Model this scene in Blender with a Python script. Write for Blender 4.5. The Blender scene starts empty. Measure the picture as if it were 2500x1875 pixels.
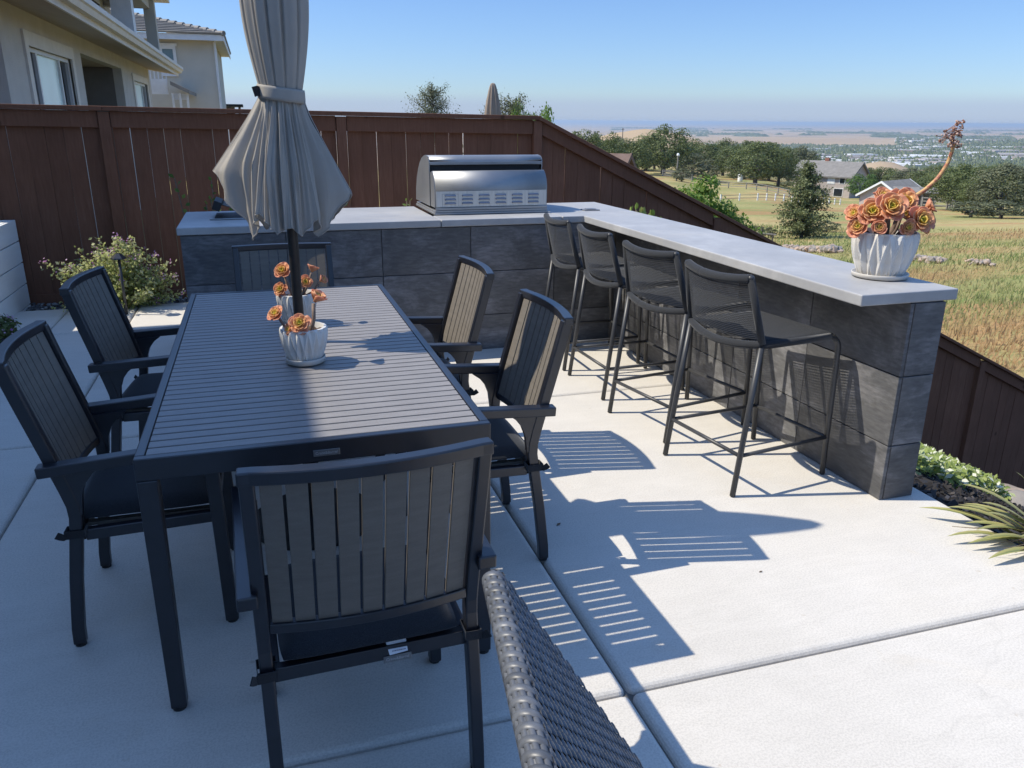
import bpy, bmesh, math, random
from mathutils import Vector, Matrix, Euler, noise
import numpy as np
R = math.radians
PI = math.pi
rnd = random.Random(7)
S = bpy.context.scene
C = bpy.context.scene.collection

# ------------------------------------------------------------------ camera
CAM_H = 1.5385
PITCH, YAW, ROLL = R(18.315), R(17.32), R(0.419)
cd = bpy.data.cameras.new('camera')
cam = bpy.data.objects.new('camera', cd); C.objects.link(cam)
cd.sensor_width = 36; cd.lens = 28.0; cd.clip_start = 0.05; cd.clip_end = 200000
fw = Vector((math.sin(YAW)*math.cos(PITCH), math.cos(YAW)*math.cos(PITCH), -math.sin(PITCH)))
r0 = Vector((math.cos(YAW), -math.sin(YAW), 0)); u0 = r0.cross(fw)
rt = r0*math.cos(ROLL)+u0*math.sin(ROLL); up = u0*math.cos(ROLL)-r0*math.sin(ROLL)
M = Matrix((rt, up, -fw)).transposed().to_4x4(); M.translation = (0, 0, CAM_H)
cam.matrix_world = M
S.camera = cam

# ------------------------------------------------------------------ light
SUN_DIR = Vector((0.793, -0.247, -1.0)).normalized()      # the way the light travels
SUN_EL = math.asin(-SUN_DIR.z); SUN_AZ = math.atan2(-SUN_DIR.x, -SUN_DIR.y)   # clockwise from +Y
W = bpy.data.worlds.new('World'); S.world = W; W.use_nodes = True
nt = W.node_tree; nt.nodes.clear()
wo = nt.nodes.new('ShaderNodeOutputWorld'); bg = nt.nodes.new('ShaderNodeBackground')
sky = nt.nodes.new('ShaderNodeTexSky'); sky.sky_type = 'NISHITA'; sky.sun_disc = False
sky.sun_elevation = SUN_EL; sky.sun_rotation = SUN_AZ
sky.altitude = 200; sky.air_density = 1.0; sky.dust_density = 0.4; sky.ozone_density = 4.0
bg.inputs['Strength'].default_value = 0.15
# the smog layer lying on the far horizon: a low lavender band of the sky itself
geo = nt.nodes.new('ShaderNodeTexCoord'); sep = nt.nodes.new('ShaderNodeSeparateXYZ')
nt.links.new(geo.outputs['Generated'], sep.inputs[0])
# tint added: low sky dimmed, overhead kept brighter and bluer to fill the shade
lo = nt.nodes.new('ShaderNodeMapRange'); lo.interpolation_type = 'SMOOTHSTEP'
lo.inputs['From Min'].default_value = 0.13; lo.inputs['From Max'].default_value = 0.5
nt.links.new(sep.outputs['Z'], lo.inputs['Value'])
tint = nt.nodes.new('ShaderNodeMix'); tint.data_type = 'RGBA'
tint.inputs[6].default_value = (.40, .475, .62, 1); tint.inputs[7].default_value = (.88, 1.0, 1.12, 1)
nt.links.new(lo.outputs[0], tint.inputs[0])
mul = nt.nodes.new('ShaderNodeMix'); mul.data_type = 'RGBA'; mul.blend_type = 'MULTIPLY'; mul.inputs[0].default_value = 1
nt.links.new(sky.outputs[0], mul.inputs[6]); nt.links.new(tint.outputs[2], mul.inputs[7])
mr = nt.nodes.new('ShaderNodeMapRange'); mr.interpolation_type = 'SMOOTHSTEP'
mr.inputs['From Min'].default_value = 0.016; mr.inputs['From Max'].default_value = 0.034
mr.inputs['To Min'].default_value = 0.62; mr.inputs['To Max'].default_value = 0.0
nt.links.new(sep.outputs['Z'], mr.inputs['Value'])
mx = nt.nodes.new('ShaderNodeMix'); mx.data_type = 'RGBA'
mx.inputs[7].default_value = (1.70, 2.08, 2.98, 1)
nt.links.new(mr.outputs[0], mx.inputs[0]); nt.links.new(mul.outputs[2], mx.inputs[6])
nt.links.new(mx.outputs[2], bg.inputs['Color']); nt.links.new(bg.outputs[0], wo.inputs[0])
sl = bpy.data.lights.new('sun', 'SUN'); sl.energy = 3.3; sl.angle = R(0.5); sl.color = (1.0, 0.925, 0.785)
so = bpy.data.objects.new('sun', sl); C.objects.link(so)
so.rotation_euler = SUN_DIR.to_track_quat('-Z', 'Y').to_euler(); so.location = (-20, 6, 30)
S.view_settings.view_transform = 'Standard'; S.view_settings.look = 'None'
S.view_settings.exposure = 0.75; S.view_settings.gamma = 1.0
S.cycles.max_bounces = 6; S.cycles.transparent_max_bounces = 8; S.cycles.volume_bounces = 0

# ------------------------------------------------------------------ materials
def srgb(r, g, b):
    f = lambda c: (c/255/12.92 if c/255 <= .04045 else ((c/255+.055)/1.055)**2.4)
    return (f(r), f(g), f(b), 1)
class NT:
    def __init__(s, name):
        s.m = bpy.data.materials.new(name); s.m.use_nodes = True
        s.t = s.m.node_tree; s.b = s.t.nodes['Principled BSDF']; s.co = None
    def n(s, typ, **kw):
        x = s.t.nodes.new(typ)
        for k, v in kw.items(): setattr(x, k, v)
        return x
    def l(s, a, b): s.t.links.new(a, b)
    def coord(s, kind='Object'):
        if not s.co: s.co = s.n('ShaderNodeTexCoord')
        return s.co.outputs[kind]
    def noise(s, scale, detail=4, rough=.55, vec=None, stretch=None, dist=0):
        x = s.n('ShaderNodeTexNoise'); x.inputs['Scale'].default_value = scale
        x.inputs['Detail'].default_value = detail; x.inputs['Roughness'].default_value = rough
        x.inputs['Distortion'].default_value = dist
        v = vec or s.coord()
        if stretch:
            mp = s.n('ShaderNodeMapping'); mp.inputs['Scale'].default_value = stretch; s.l(v, mp.inputs[0]); v = mp.outputs[0]
        s.l(v, x.inputs['Vector']); return x.outputs[0]
    def ramp(s, fac, stops):
        x = s.n('ShaderNodeValToRGB'); e = x.color_ramp.elements
        while len(e) < len(stops): e.new(.5)
        for q, (p, c) in zip(e, stops): q.position = p; q.color = c if len(c) == 4 else (*c, 1)
        s.l(fac, x.inputs[0]); return x.outputs[0]
    def mix(s, fac, a, b, mode='MIX'):
        x = s.n('ShaderNodeMix'); x.data_type = 'RGBA'; x.blend_type = mode
        for sock, v in ((x.inputs[0], fac), (x.inputs[6], a), (x.inputs[7], b)):
            if hasattr(v, 'is_linked') or isinstance(v, bpy.types.NodeSocket): s.l(v, sock)
            elif isinstance(v, (int, float)): sock.default_value = v
            else: sock.default_value = v if len(v) == 4 else (*v, 1)
        return x.outputs[2]
    def bump(s, h, strength=.3, dist=.01):
        x = s.n('ShaderNodeBump'); x.inputs['Strength'].default_value = strength; x.inputs['Distance'].default_value = dist
        s.l(h, x.inputs['Height']); s.l(x.outputs[0], s.b.inputs['Normal'])
    def attr(s, name):
        x = s.n('ShaderNodeAttribute'); x.attribute_name = name; return x
    def set(s, col=None, rough=.5, metal=0, spec=.5, trans=0):
        if col is not None:
            if isinstance(col, bpy.types.NodeSocket): s.l(col, s.b.inputs['Base Color'])
            else: s.b.inputs['Base Color'].default_value = col if len(col) == 4 else (*col, 1)
        if isinstance(rough, bpy.types.NodeSocket): s.l(rough, s.b.inputs['Roughness'])
        else: s.b.inputs['Roughness'].default_value = rough
        s.b.inputs['Metallic'].default_value = metal; s.b.inputs['Specular IOR Level'].default_value = spec
        return s.m
def varied(name, c0, c1, scale=6, rough=.5, metal=0, spec=.5, bump=0, bscale=60, bdist=.003, stretch=None, detail=4):
    a = NT(name); f = a.noise(scale, detail, stretch=stretch)
    col = a.ramp(f, [(.3, c0), (.7, c1)])
    if bump: a.bump(a.noise(bscale, 3, stretch=stretch), bump, bdist)
    return a.set(col, rough, metal, spec)

def mat_concrete(name, base, spread=.12, stain=.5):
    a = NT(name)
    big = a.noise(.9, 5, .6); mid = a.noise(7, 5, .6); fine = a.noise(160, 3, .6)
    b = Vector(base)
    col = a.ramp(big, [(.25, b*(1-spread)), (.5, b), (.8, Vector((b.x*1.05, b.y*1.03, b.z*.99)))])
    col = a.mix(a.ramp(mid, [(.35, (0, 0, 0)), (.75, (.35, .35, .35))]), col, b*.84)
    st = a.noise(1.6, 6, .65, dist=.6)
    col = a.mix(a.ramp(st, [(.60, (0, 0, 0)), (.72, (stain, stain, stain))]), col, (b.x*.93, b.y*.86, b.z*.74))
    col = a.mix(a.ramp(fine, [(.40, (.34, .34, .34)), (.56, (0, 0, 0))]), col, b*.55)
    gr = a.noise(420, 2, .5); col = a.mix(a.ramp(gr, [(.30, (.5, .5, .5)), (.42, (0, 0, 0))]), col, b*.6)
    if stain > .45:
        cr = a.n('ShaderNodeTexVoronoi'); cr.feature = 'DISTANCE_TO_EDGE'; cr.inputs['Scale'].default_value = .42
        wv_ = a.n('ShaderNodeVectorMath', operation='MULTIPLY_ADD'); nz = a.n('ShaderNodeTexNoise'); nz.inputs['Scale'].default_value = 2.2; nz.inputs['Detail'].default_value = 6
        a.l(a.coord(), nz.inputs['Vector']); a.l(nz.outputs['Color'], wv_.inputs[0]); wv_.inputs[1].default_value = (.5, .5, .5); a.l(a.coord(), wv_.inputs[2]); a.l(wv_.outputs[0], cr.inputs['Vector'])
        gate = a.ramp(a.noise(.55, 3), [(.50, (0, 0, 0)), (.60, (.16, .16, .16))])
        line = a.ramp(cr.outputs['Distance'], [(.0, (1, 1, 1)), (.0035, (0, 0, 0))])
        col = a.mix(a.mix(1.0, line, gate, 'MULTIPLY'), col, b*.45)
        tr_ = a.noise(5, 5, .7, stretch=(.5, 2.2, 1), dist=1.2); col = a.mix(a.ramp(tr_, [(.45, (0, 0, 0)), (.7, (.30, .30, .30))]), col, Vector((b.x*1.08, b.y*1.08, b.z*1.09)))
        sp = a.noise(26, 2, .5); col = a.mix(a.ramp(sp, [(.22, (.6, .6, .6)), (.27, (0, 0, 0))]), col, (b.x*.72, b.y*.66, b.z*.58))
    h = a.mix(.5, mid, fine); a.bump(h, .25, .003)
    return a.set(col, .82, 0, .25)
M_patio = mat_concrete('patio_concrete', (.64, .605, .545))
M_joint = varied('joint_dark', (.10, .095, .085), (.2, .19, .17), 8, .9)
def mat_counter():
    a = NT('counter_concrete')
    big = a.noise(2.2, 6, .62, dist=.5); mid = a.noise(14, 5, .6); fine = a.noise(220, 2)
    col = a.ramp(big, [(.3, (.31, .308, .308)), (.5, (.37, .367, .362)), (.68, (.44, .435, .425))])
    col = a.mix(a.ramp(mid, [(.4, (0, 0, 0)), (.8, (.5, .5, .5))]), col, (.29, .29, .295))
    warm = a.noise(3, 4)
    col = a.mix(a.ramp(warm, [(.55, (0, 0, 0)), (.75, (.5, .5, .5))]), col, (.44, .405, .35))
    pit = a.noise(70, 2); col = a.mix(a.ramp(pit, [(.24, (.6, .6, .6)), (.30, (0, 0, 0))]), col, (.16, .16, .16))
    a.bump(a.mix(.5, mid, fine), .2, .002)
    return a.set(col, .48, 0, .4)
M_counter = mat_counter()
def mat_tile():
    a = NT('slate_tile')
    rv = a.attr('tint').outputs['Fac']
    v = a.n('ShaderNodeVectorMath', operation='ADD'); a.l(a.coord(), v.inputs[0])
    cmb = a.n('ShaderNodeCombineXYZ'); mu = a.n('ShaderNodeMath', operation='MULTIPLY'); mu.inputs[1].default_value = 37
    a.l(rv, mu.inputs[0]); a.l(mu.outputs[0], cmb.inputs[0]); a.l(mu.outputs[0], cmb.inputs[2]); a.l(cmb.outputs[0], v.inputs[1])
    vec = v.outputs[0]
    base = a.noise(3, 6, .65, vec, (1, 1, 1.8), 1.0); cl = a.noise(3.6, 9, .70, vec, (.9, .9, 1.5), .45); fi = a.noise(45, 4, .6, vec, (.35, .35, 1.6))
    col = a.ramp(base, [(.3, (.095, .096, .100)), (.55, (.13, .13, .132)), (.75, (.16, .157, .152))])
    col = a.mix(a.ramp(cl, [(.47, (0, 0, 0)), (.55, (.34, .34, .34)), (.67, (.80, .80, .80))]), col, (.27, .265, .275))
    col = a.mix(a.ramp(fi, [(.35, (.5, .5, .5)), (.65, (0, 0, 0))]), col, (.05, .05, .054))
    sc = a.n('ShaderNodeMapRange'); sc.inputs['To Min'].default_value = .8; sc.inputs['To Max'].default_value = 1.2; a.l(rv, sc.inputs[0])
    col = a.mix(1.0, col, sc.outputs[0], 'MULTIPLY')
    a.bump(a.mix(.4, cl, fi), .45, .004)
    return a.set(col, .55, 0, .4)
M_tile = mat_tile()
M_grout = varied('grout', (.13, .13, .135), (.2, .2, .2), 20, .9)
def mat_wood(name, c0, c1, c2):
    a = NT(name)
    rv = a.attr('tint').outputs['Fac']
    g = a.noise(9, 6, .65, stretch=(6, 6, .6), dist=.4); k = a.noise(2.2, 4)
    col = a.ramp(g, [(.25, c0), (.55, c1), (.8, c2)])
    col = a.mix(a.ramp(k, [(.35, (0, 0, 0)), (.7, (.5, .5, .5))]), col, Vector(c0)*.85)
    sc = a.n('ShaderNodeMapRange'); sc.inputs['To Min'].default_value = .92; sc.inputs['To Max'].default_value = 1.08; a.l(rv, sc.inputs[0])
    col = a.mix(1.0, col, sc.outputs[0], 'MULTIPLY')
    kn = a.n('ShaderNodeTexVoronoi'); kn.inputs['Scale'].default_value = 2.4; mpk = a.n('ShaderNodeMapping'); mpk.inputs['Scale'].default_value = (1, 1, .75); a.l(a.coord(), mpk.inputs[0]); a.l(mpk.outputs[0], kn.inputs['Vector'])
    col = a.mix(a.ramp(kn.outputs['Distance'], [(.045, (.7, .7, .7)), (.075, (0, 0, 0))]), col, Vector(c0)*.35)
    a.bump(g, .35, .003)
    return a.set(col, .72, 0, .12)
M_fence = mat_wood('stained_fence', (.165, .075, .045), (.21, .098, .060), (.25, .125, .080))
M_fencedark = M_fence
M_frame = varied('charcoal_powdercoat', (.0075, .0085, .013), (.011, .012, .018), 30, .34, 0, .8, .12, 600, .0005)
def mat_slat(name, c):
    a = NT(name); g = a.noise(60, 4, .6, stretch=(.15, 1, 1)); b = a.noise(420, 2); c = Vector(c)
    col = a.ramp(g, [(.3, c*.86), (.7, c*1.1)]); col = a.mix(a.ramp(b, [(.4, (.3, .3, .3)), (.65, (0, 0, 0))]), col, c*.7)
    a.bump(b, .25, .0006); return a.set(col, .5, 0, .4)
M_tslat = mat_slat('composite_table_slat', (.26, .243, .23))
M_cslat = mat_slat('composite_chair_slat', (.168, .148, .124))
def mat_fabric(name, c, scale=900):
    a = NT(name); w = a.noise(scale, 2, .5); k = a.noise(12, 4); c = Vector(c)
    col = a.ramp(w, [(.35, c*.6), (.65, c*1.3)]); col = a.mix(a.ramp(k, [(.4, (0, 0, 0)), (.8, (.4, .4, .4))]), col, c*.8)
    a.bump(w, .5, .001); m = a.set(col, .9, 0, .2); a.b.inputs['Sheen Weight'].default_value = .15; return m
M_cushion = mat_fabric('charcoal_cushion', (.022, .025, .030), 500)
M_strap = mat_fabric('strap_webbing', (.030, .030, .032), 900)
def mat_canvas(name, c):
    a = NT(name); w = a.noise(700, 2, .5); k = a.noise(5, 4); c = Vector(c)
    col = a.ramp(k, [(.3, c*.92), (.7, c*1.06)])
    a.bump(a.mix(.7, w, a.noise(16, 5, .7, stretch=(1, 1, .35), dist=.8)), .45, .006); m = a.set(col, .92, 0, .15)
    # thin canvas lets some light through
    tr = a.n('ShaderNodeBsdfTranslucent'); a.l(col, tr.inputs['Color'])
    ms = a.n('ShaderNodeMixShader'); ms.inputs[0].default_value = .2
    a.l(a.b.outputs[0], ms.inputs[1]); a.l(tr.outputs[0], ms.inputs[2])
    a.l(ms.outputs[0], a.t.nodes['Material Output'].inputs['Surface']); return m
M_canvas = mat_canvas('taupe_canvas', (.45, .42, .375))
M_canvas2 = mat_canvas('tan_canvas', (.42, .34, .27))
M_pole = varied('bronze_pole', (.030, .028, .027), (.045, .042, .04), 20, .42, .3)
M_rope = mat_fabric('charcoal_rope', (.030, .032, .036), 700)
M_tube = varied('dark_grey_tube', (.040, .041, .044), (.052, .053, .056), 25, .42, 0, .5)
def mat_steel():
    a = NT('brushed_stainless'); g = a.noise(8, 5, .6, stretch=(1, 1, 60)); k = a.noise(4, 4)
    col = a.ramp(k, [(.3, (.30, .305, .31)), (.7, (.39, .385, .375))])
    ro = a.ramp(g, [(.3, (.50, .50, .50)), (.7, (.58, .58, .58))]); a.bump(g, .03, .0005)
    return a.set(col, ro, .95, .5)
M_steel = mat_steel()
M_plate = varied('dull_steel_plate', (.54, .51, .46), (.64, .61, .55), 9, .5, .35, .5, stretch=(8, 1, 1))
M_louvre = varied('blued_louvre', (.20, .23, .30), (.26, .29, .36), 20, .4, .6)
M_black = varied('black_void', (.008, .008, .009), (.015, .015, .016), 10, .6)
def mat_wicker():
    a = NT('grey_wicker'); g = a.noise(40, 4, .6, stretch=(1, 1, 1)); f = a.noise(300, 2)
    col = a.ramp(g, [(.3, (.075, .081, .093)), (.7, (.120, .128, .144))])
    sc = a.n('ShaderNodeMapRange'); sc.inputs['To Min'].default_value = .72; sc.inputs['To Max'].default_value = 1.25; a.l(a.attr('tint').outputs['Fac'], sc.inputs[0]); col = a.mix(1.0, col, sc.outputs[0], 'MULTIPLY'); a.bump(f, .12, .0006)
    return a.set(col, .42, 0, .5)
M_wicker = mat_wicker()
M_pot = varied('white_glazed_pot', (.62, .60, .56), (.70, .68, .64), 5, .4, 0, .5, .05, 90, .001)
M_saucer = varied('white_saucer', (.47, .445, .40), (.55, .525, .48), 5, .35, 0, .5)
M_soil = varied('potting_soil', (.03, .018, .012), (.10, .055, .035), 90, .95, bump=.8, bscale=120, bdist=.01)
M_stem = varied('succulent_stem', (.12, .08, .06), (.26, .19, .145), 60, .8, bump=.4, bscale=120, bdist=.003)
def leaf_bsdf(a, col, rough=.5, tl=.3, spec=.35):
    m = a.set(col, rough, 0, spec)
    tr = a.n('ShaderNodeBsdfTranslucent'); a.l(col, tr.inputs['Color'])
    ms = a.n('ShaderNodeMixShader'); ms.inputs[0].default_value = tl
    a.l(a.b.outputs[0], ms.inputs[1]); a.l(tr.outputs[0], ms.inputs[2])
    a.l(ms.outputs[0], a.t.nodes['Material Output'].inputs['Surface']); return m
def mat_rosette():
    a = NT('rosette_leaf'); t = a.attr('tint').outputs['Fac']
    col = a.ramp(t, [(.0, (.26, .42, .02)), (.22, (.74, .74, .08)), (.38, (.86, .60, .15)), (.56, (.87, .50, .23)), (1, (.85, .41, .27))])
    n = a.noise(50, 3); col = a.mix(a.ramp(n, [(.5, (0, 0, 0)), (.85, (.45, .45, .45))]), col, (.90, .62, .42))
    return leaf_bsdf(a, col, .45, .38)
M_ros = mat_rosette()
M_ros2 = None
def mat_leaf(name, c0, c1, c2, tl=.3, rough=.55):
    a = NT(name); t = a.attr('tint').outputs['Fac']
    col = a.ramp(t, [(.0, c0), (.5, c1), (1, c2)]); return leaf_bsdf(a, col, rough, tl)
M_oak = mat_leaf('oak_leaf', (.065, .092, .024), (.125, .155, .048), (.19, .215, .08), .35)
M_oakgrey = mat_leaf('grey_oak_leaf', (.075, .088, .04), (.13, .142, .07), (.19, .198, .105), .3)
M_pine = mat_leaf('pine_needle', (.055, .075, .026), (.115, .140, .052), (.20, .22, .09), .3)
M_bright = mat_leaf('bright_leaf', (.045, .10, .018), (.09, .17, .03), (.16, .24, .05), .35)
M_leafy = mat_leaf('sunny_leaf', (.09, .17, .025), (.17, .27, .045), (.27, .36, .07), .45)
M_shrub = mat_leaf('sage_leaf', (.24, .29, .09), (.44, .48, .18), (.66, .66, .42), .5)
M_flower = mat_leaf('purple_flower', (.45, .16, .42), (.60, .32, .55), (.75, .52, .68), .4)
M_cover = mat_leaf('groundcover_leaf', (.16, .22, .05), (.33, .40, .11), (.80, .80, .66), .35)
M_yucca = mat_leaf('striped_strap_leaf', (.10, .14, .055), (.34, .34, .12), (.52, .46, .20), .2, .4)
M_succ = mat_leaf('jade_leaf', (.10, .17, .03), (.22, .30, .06), (.34, .36, .10), .25, .35)
M_bark = varied('bark', (.05, .042, .035), (.11, .095, .08), 8, .9, bump=.6, bscale=12, bdist=.05)
M_twig = varied('twig', (.10, .075, .05), (.18, .14, .09), 30, .9)
M_stucco = varied('grey_stucco', (.50, .47, .43), (.58, .545, .50), 3, .9, bump=.9, bscale=90, bdist=.006)
M_stucco2 = varied('pale_stucco', (.46, .43, .365), (.52, .485, .415), 2, .9, bump=.5, bscale=60, bdist=.006)
M_stuccod = varied('dark_stucco', (.17, .155, .14), (.21, .19, .175), 3, .9, bump=.8, bscale=90, bdist=.006)
M_soffit = varied('soffit_paint', (.36, .29, .23), (.42, .35, .28), 6, .8)
M_white = varied('white_trim', (.60, .60, .60), (.70, .70, .69), 5, .5)
M_trim = varied('grey_trim', (.62, .57, .51), (.70, .65, .58), 5, .6)
M_roof = varied('roof_tile', (.19, .175, .155), (.28, .26, .235), 3, .85, bump=.5, bscale=20, bdist=.02)
M_roofgrey = varied('grey_shingle', (.17, .16, .145), (.23, .215, .195), 1.5, .9, bump=.5, bscale=12, bdist=.03)
def mat_glass(name, c, rough=.06):
    a = NT(name); n = a.noise(.8, 2); c = Vector(c); return a.set(a.ramp(n, [(.3, c*.9), (.7, c*1.1)]), rough, 0, .8)
M_glassdark = mat_glass('dark_glass', (.02, .024, .028))
M_blind = mat_glass('window_blind', (.78, .92, .86), .25)
M_plank = varied('white_plank', (.80, .80, .77), (.86, .86, .84), 3, .5, stretch=(1, .3, 5), bump=.2, bscale=20, bdist=.002)
M_gravel = None
def mat_pebble():
    a = NT('river_pebble'); t = a.attr('tint').outputs['Fac']
    col = a.ramp(t, [(0, (.05, .05, .055)), (.5, (.14, .14, .14)), (.85, (.28, .27, .25)), (1, (.45, .44, .42))])
    return a.set(col, .75)
M_gravel = mat_pebble()
def mat_chip():
    a = NT('black_mulch_chip'); t = a.attr('tint').outputs['Fac']
    return a.set(a.ramp(t, [(0, (.008, .007, .007)), (.7, (.025, .021, .02)), (1, (.08, .07, .065))]), .85)
M_chip = mat_chip()
def mat_rock():
    a = NT('field_rock'); t = a.attr('tint').outputs['Fac']; n = a.noise(3, 5)
    col = a.ramp(t, [(0, (.22, .21, .20)), (.5, (.34, .29, .24)), (1, (.46, .33, .24))])
    col = a.mix(a.ramp(n, [(.4, (0, 0, 0)), (.7, (.6, .6, .6))]), col, (.16, .15, .14)); a.bump(n, .6, .05)
    return a.set(col, .9)
M_rock = mat_rock()
M_greywood = varied('weathered_wood', (.16, .145, .125), (.27, .25, .22), 4, .9, stretch=(1, 1, 4))
M_whitepaint = varied('white_paint', (.72, .72, .70), (.80, .80, .78), 4, .5)
M_outlet = varied('grey_cover_plate', (.20, .20, .21), (.26, .26, .27), 20, .4, .4)
M_plaque = varied('brushed_plaque', (.20, .20, .205), (.28, .28, .28), 60, .35, .7)
M_plaquetext = varied('plaque_lettering', (.42, .42, .42), (.5, .5, .5), 60, .4, .3)
M_tag = varied('white_tag', (.70, .71, .74), (.76, .77, .79), 30, .8)
M_ink = varied('blue_ink', (.02, .03, .12), (.03, .04, .15), 60, .8)

# ------------------------------------------------------------------ helpers
class MB:
    """collects geometry for ONE mesh object"""
    def __init__(s): s.v = []; s.f = []; s.t = []; s.cur = .5
    def add(s, vs, fs, tint=None):
        o = len(s.v); s.v.extend([tuple(q) for q in vs]); s.t.extend([s.cur if tint is None else tint]*len(vs))
        s.f.extend([tuple(i+o for i in f) for f in fs])
    def box(s, x0, x1, y0, y1, z0, z1, m=None, tint=None):
        vs = [Vector(q) for q in ((x0, y0, z0), (x1, y0, z0), (x1, y1, z0), (x0, y1, z0), (x0, y0, z1), (x1, y0, z1), (x1, y1, z1), (x0, y1, z1))]
        if m is not None: vs = [m @ q for q in vs]
        s.add(vs, [(3, 2, 1, 0), (4, 5, 6, 7), (0, 1, 5, 4), (1, 2, 6, 5), (2, 3, 7, 6), (3, 0, 4, 7)], tint)
    def hexa(s, p, tint=None):   # 8 points, bottom ring then top ring
        s.add(p, [(3, 2, 1, 0), (4, 5, 6, 7), (0, 1, 5, 4), (1, 2, 6, 5), (2, 3, 7, 6), (3, 0, 4, 7)], tint)
    def prism(s, poly, axis, a, b, tint=None):
        """poly of 2-D points extruded along axis ('x','y','z') from a to b"""
        mk = {'x': lambda p, h: (h, p[0], p[1]), 'y': lambda p, h: (p[0], h, p[1]), 'z': lambda p, h: (p[0], p[1], h)}[axis]
        n = len(poly); vs = [mk(p, a) for p in poly]+[mk(p, b) for p in poly]
        fs = [tuple(range(n-1, -1, -1)), tuple(range(n, 2*n))]+[(i, (i+1) % n, n+(i+1) % n, n+i) for i in range(n)]
        s.add(vs, fs, tint)
    def tube(s, path, r, seg=10, cap=True, tint=None, rfun=None):
        path = [Vector(p) for p in path]; n = len(path); rings = []
        prev = None
        for i, p in enumerate(path):
            d = (path[min(i+1, n-1)]-path[max(i-1, 0)]).normalized()
            if prev is None:
                u = d.orthogonal().normalized()
            else:
                u = (prev-d*prev.dot(d)); u = u.normalized() if u.length > 1e-6 else d.orthogonal().normalized()
            prev = u; w = d.cross(u); rr = rfun(i/(n-1)) if rfun else r
            rings.append([p+(u*math.cos(2*PI*k/seg)+w*math.sin(2*PI*k/seg))*rr for k in range(seg)])
        vs = [q for g in rings for q in g]
        fs = [(i*seg+k, i*seg+(k+1) % seg, (i+1)*seg+(k+1) % seg, (i+1)*seg+k) for i in range(n-1) for k in range(seg)]
        if cap: fs += [tuple(range(seg-1, -1, -1)), tuple((n-1)*seg+k for k in range(seg))]
        s.add(vs, fs, tint)
    def sweep(s, path, hw, ht, side, tint=None, hwf=None):
        """rectangular bar along path; side = direction of the width, height is perpendicular to both"""
        path = [Vector(p) for p in path]; n = len(path); side = Vector(side).normalized(); vs = []
        for i, p in enumerate(path):
            d = (path[min(i+1, n-1)]-path[max(i-1, 0)]).normalized(); w = (side-d*side.dot(d)).normalized(); h = d.cross(w)
            a = hw if not hwf else hwf(i/(n-1))
            vs += [p-w*a-h*ht, p+w*a-h*ht, p+w*a+h*ht, p-w*a+h*ht]
        fs = [(i*4+k, i*4+(k+1) % 4, i*4+4+(k+1) % 4, i*4+4+k) for i in range(n-1) for k in range(4)]
        fs += [(3, 2, 1, 0), tuple(4*(n-1)+k for k in range(4))]
        s.add(vs, fs, tint)
    def lathe(s, prof, seg=48, cx=0, cy=0, tint=None, rmod=None):
        n = len(prof); vs = []
        for i, (r, z) in enumerate(prof):
            for k in range(seg):
                a = 2*PI*k/seg; rr = r+(rmod(a, i, z) if rmod else 0)
                vs.append((cx+rr*math.cos(a), cy+rr*math.sin(a), z))
        fs = [(i*seg+k, i*seg+(k+1) % seg, (i+1)*seg+(k+1) % seg, (i+1)*seg+k) for i in range(n-1) for k in range(seg)]
        s.add(vs, fs, tint)
    def quad(s, c, u, v, tint=None):
        s.add([c-u-v, c+u-v, c+u+v, c-u+v], [(0, 1, 2, 3)], tint)
    def leaf(s, c, d, n, L, w, tint=None):   # pointed leaf of 4 verts, starts at c, goes along d
        side = d.cross(n).normalized()*w
        s.add([c, c+d*L*.5+side+n*L*.06, c+d*L, c+d*L*.5-side+n*L*.06], [(0, 1, 2, 3)], tint)
    def rock(s, c, r, tint=None, seed=0, sub=1, flat=.7):
        bm = bmesh.new(); bmesh.ops.create_icosphere(bm, subdivisions=sub, radius=1)
        rr = random.Random(seed); sx, sy, sz = rr.uniform(.7, 1.25), rr.uniform(.7, 1.25), rr.uniform(.5, .9)*flat/.7
        e = Euler((rr.uniform(-.4, .4), rr.uniform(-.4, .4), rr.uniform(0, 6.28))).to_matrix()
        vs = []
        for q in bm.verts:
            k = 1+.28*noise.noise(q.co*1.3+Vector((seed*1.7 % 91, seed*.37 % 57, 0)))
            vs.append(Vector(c)+e @ Vector((q.co.x*sx, q.co.y*sy, q.co.z*sz))*r*k)
        s.add(vs, [tuple(q.index for q in f.verts) for f in bm.faces], tint); bm.free()
    def build(s, name, mat, parent=None, smooth=False, bevel=0, seg=2, loc=None, angle=40):
        me = bpy.data.meshes.new(name); me.from_pydata(s.v, [], s.f); me.update()
        at = me.attributes.new('tint', 'FLOAT', 'POINT'); at.data.foreach_set('value', s.t)
        me.materials.append(mat)
        o = bpy.data.objects.new(name, me); C.objects.link(o)
        if parent: o.parent = parent
        if loc: o.location = loc
        if smooth: me.polygons.foreach_set('use_smooth', [True]*len(me.polygons))
        if bevel:
            b = o.modifiers.new('bevel', 'BEVEL'); b.width = bevel; b.segments = seg; b.limit_method = 'ANGLE'; b.angle_limit = R(angle)
            b.harden_normals = False
        return o
def tag(o, label=None, cat=None, group=None, kind=None):
    if label: o['label'] = label
    if cat: o['category'] = cat
    if group: o['group'] = group
    if kind: o['kind'] = kind
    return o
def thing(name, label, cat, loc=(0, 0, 0), rz=0, group=None):
    o = bpy.data.objects.new(name, None); C.objects.link(o); o.empty_display_size = .1
    o.location = loc; o.rotation_euler = (0, 0, rz); return tag(o, label, cat, group)
def kids(o): return [c for c in C.objects if c.parent == o]
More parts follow.
